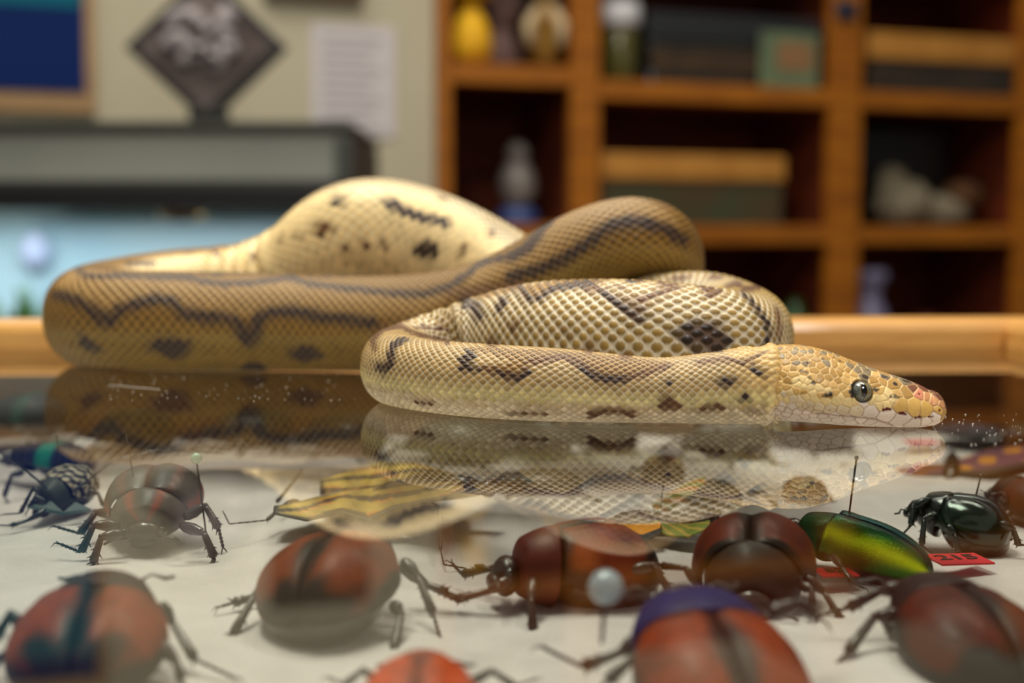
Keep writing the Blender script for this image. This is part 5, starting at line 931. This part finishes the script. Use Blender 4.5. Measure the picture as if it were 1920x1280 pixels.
bf = empty('butterfly', at(1880, 805, .55), 'far dark blue-grey butterfly by the back wall of the case', 'butterfly')
wing('wing', [(1870, 818, .535), (1830, 822, .53), (1790, 818, .535), (1750, 806, .545)], [(1870, 800, .56), (1830, 792, .566), (1790, 792, .566), (1752, 800, .556)], buttcol((38, 40, 54), (60, 64, 84), (20, 18, 22)), bf, M_wing)
wing('wing', [(1890, 818, .535), (1930, 820, .53), (1970, 816, .535), (2010, 806, .545)], [(1890, 800, .56), (1930, 792, .566), (1970, 792, .566), (2010, 800, .556)], buttcol((70, 60, 30), (60, 64, 84), (20, 18, 22)), bf, M_wing)
MB().tube(W3([(1880, 796, .562), (1880, 806, .55), (1880, 822, .53)]), [.0012, .003, .001], 10).build('body', M_bdark, bf)

# ---- red paper tags with numbers
M_red = mat('red_paper', (214, 22, 44), .6); M_inkb = mat('black_ink', (30, 10, 14), .6)
def red_tag(label, px, Y, w, h, rz, text):
    p = on_floor(px, Y, FOAM + .0026); o = empty('number_tag', p, label, 'tag', rz=math.radians(rz))
    mb = MB().box((0, 0, 0), (w, h, .0004)); mb.build('paper', M_red, o, smooth=False, world=False)
    if text:
        cu = bpy.data.curves.new('number', 'FONT'); cu.body = text; cu.size = h * .62; cu.align_x = 'CENTER'; cu.align_y = 'CENTER'; cu.extrude = .00006; cu.offset = .00012
        cu.resolution_u = 4; tmp = bpy.data.objects.new('tmp', cu); COL.objects.link(tmp); bpy.context.view_layer.update()
        tm = bpy.data.meshes.new_from_object(tmp.evaluated_get(bpy.context.evaluated_depsgraph_get())); bpy.data.objects.remove(tmp)
        t = link('number', tm, o, M_inkb, smooth=False, world=False); t.location = (0, h * .08, .0003)
red_tag('red paper tag numbered 215 under the black-green beetle', 1797, .337, .0132, .0110, 8, '215')
red_tag('red paper tag partly hidden beside the green beetle', 1567, .3235, .0085, .0080, 6, '52')
red_tag('plain red paper tag seen through the mirrored snout', 1728, .535, .012, .010, 5, '')
# ---- pins
def pin(label, top, bot, head_r, hm, sr=.00028, blur=False):
    a, b_ = at(*top), at(*bot); o = empty('insect_pin', b_, label, 'pin')
    MB().tube([a, a.lerp(b_, .5), b_], [sr, sr, sr * .8], 8).build('shaft', M_steel, o); MB().ball(a, head_r, seg=18, rings=12).build('head', hm, o)
M_pearl = mat('pearl_bead', (168, 214, 200), .2, coat=1); M_pearl2 = mat('blue_pearl_bead', (150, 178, 196), .25, coat=1); M_blk = mat('black_bead', (12, 10, 10), .3, coat=.5)
pin('pin with a pale green pearl head beside the striped grey beetle', (368, 859, .362), (388, 1012, .356), .00150, M_pearl)
pin('thin plain steel pin through the striped grey beetle', (236, 812, .368), (252, 905, .366), .00032, M_steel, .0002)
pin('black pin standing in the metallic green beetle', (1606, 858, .336), (1591, 972, .336), .00055, M_blk, .00026)
pin('short pin in the back of the black-green beetle', (1839, 892, .368), (1826, 945, .366), .0005, M_blk, .00024)
pin('thin pin in the grasshopper', (1243, 912, .375), (1236, 982, .371), .0004, M_blk, .0002)
pin('thin pin in the black and white speckled longhorn', (106, 818, .402), (114, 895, .402), .0003, M_steel, .00016)
pin('blurred pin with a large pale blue pearl head near the lens', (1136, 1100, .236), (1128, 1205, .240), .0030, M_pearl2, .0004)
# ---- dust on the glass
mb = MB(); rr = random.Random(9)
for k in range(150):
    if k < 90: p = on_floor(rr.uniform(200, 680), rr.uniform(.385, .47), .00015)
    else: p = on_floor(rr.uniform(1740, 1920), rr.uniform(.30, .36), .00015)
    s_ = rr.uniform(.00005, .00013); mb.ball(p, (s_ * rr.uniform(1, 2.2), s_, s_), seg=6, rings=4)
mb.tube([on_floor(205, .431, .0001), on_floor(300, .418, .0001)], .00006, 5)
tag(mb.build('dust', mat('white_dust', (220, 215, 205), .7)), 'tiny white specks of dust and a scratch on the glass top', 'dust', kind='stuff')
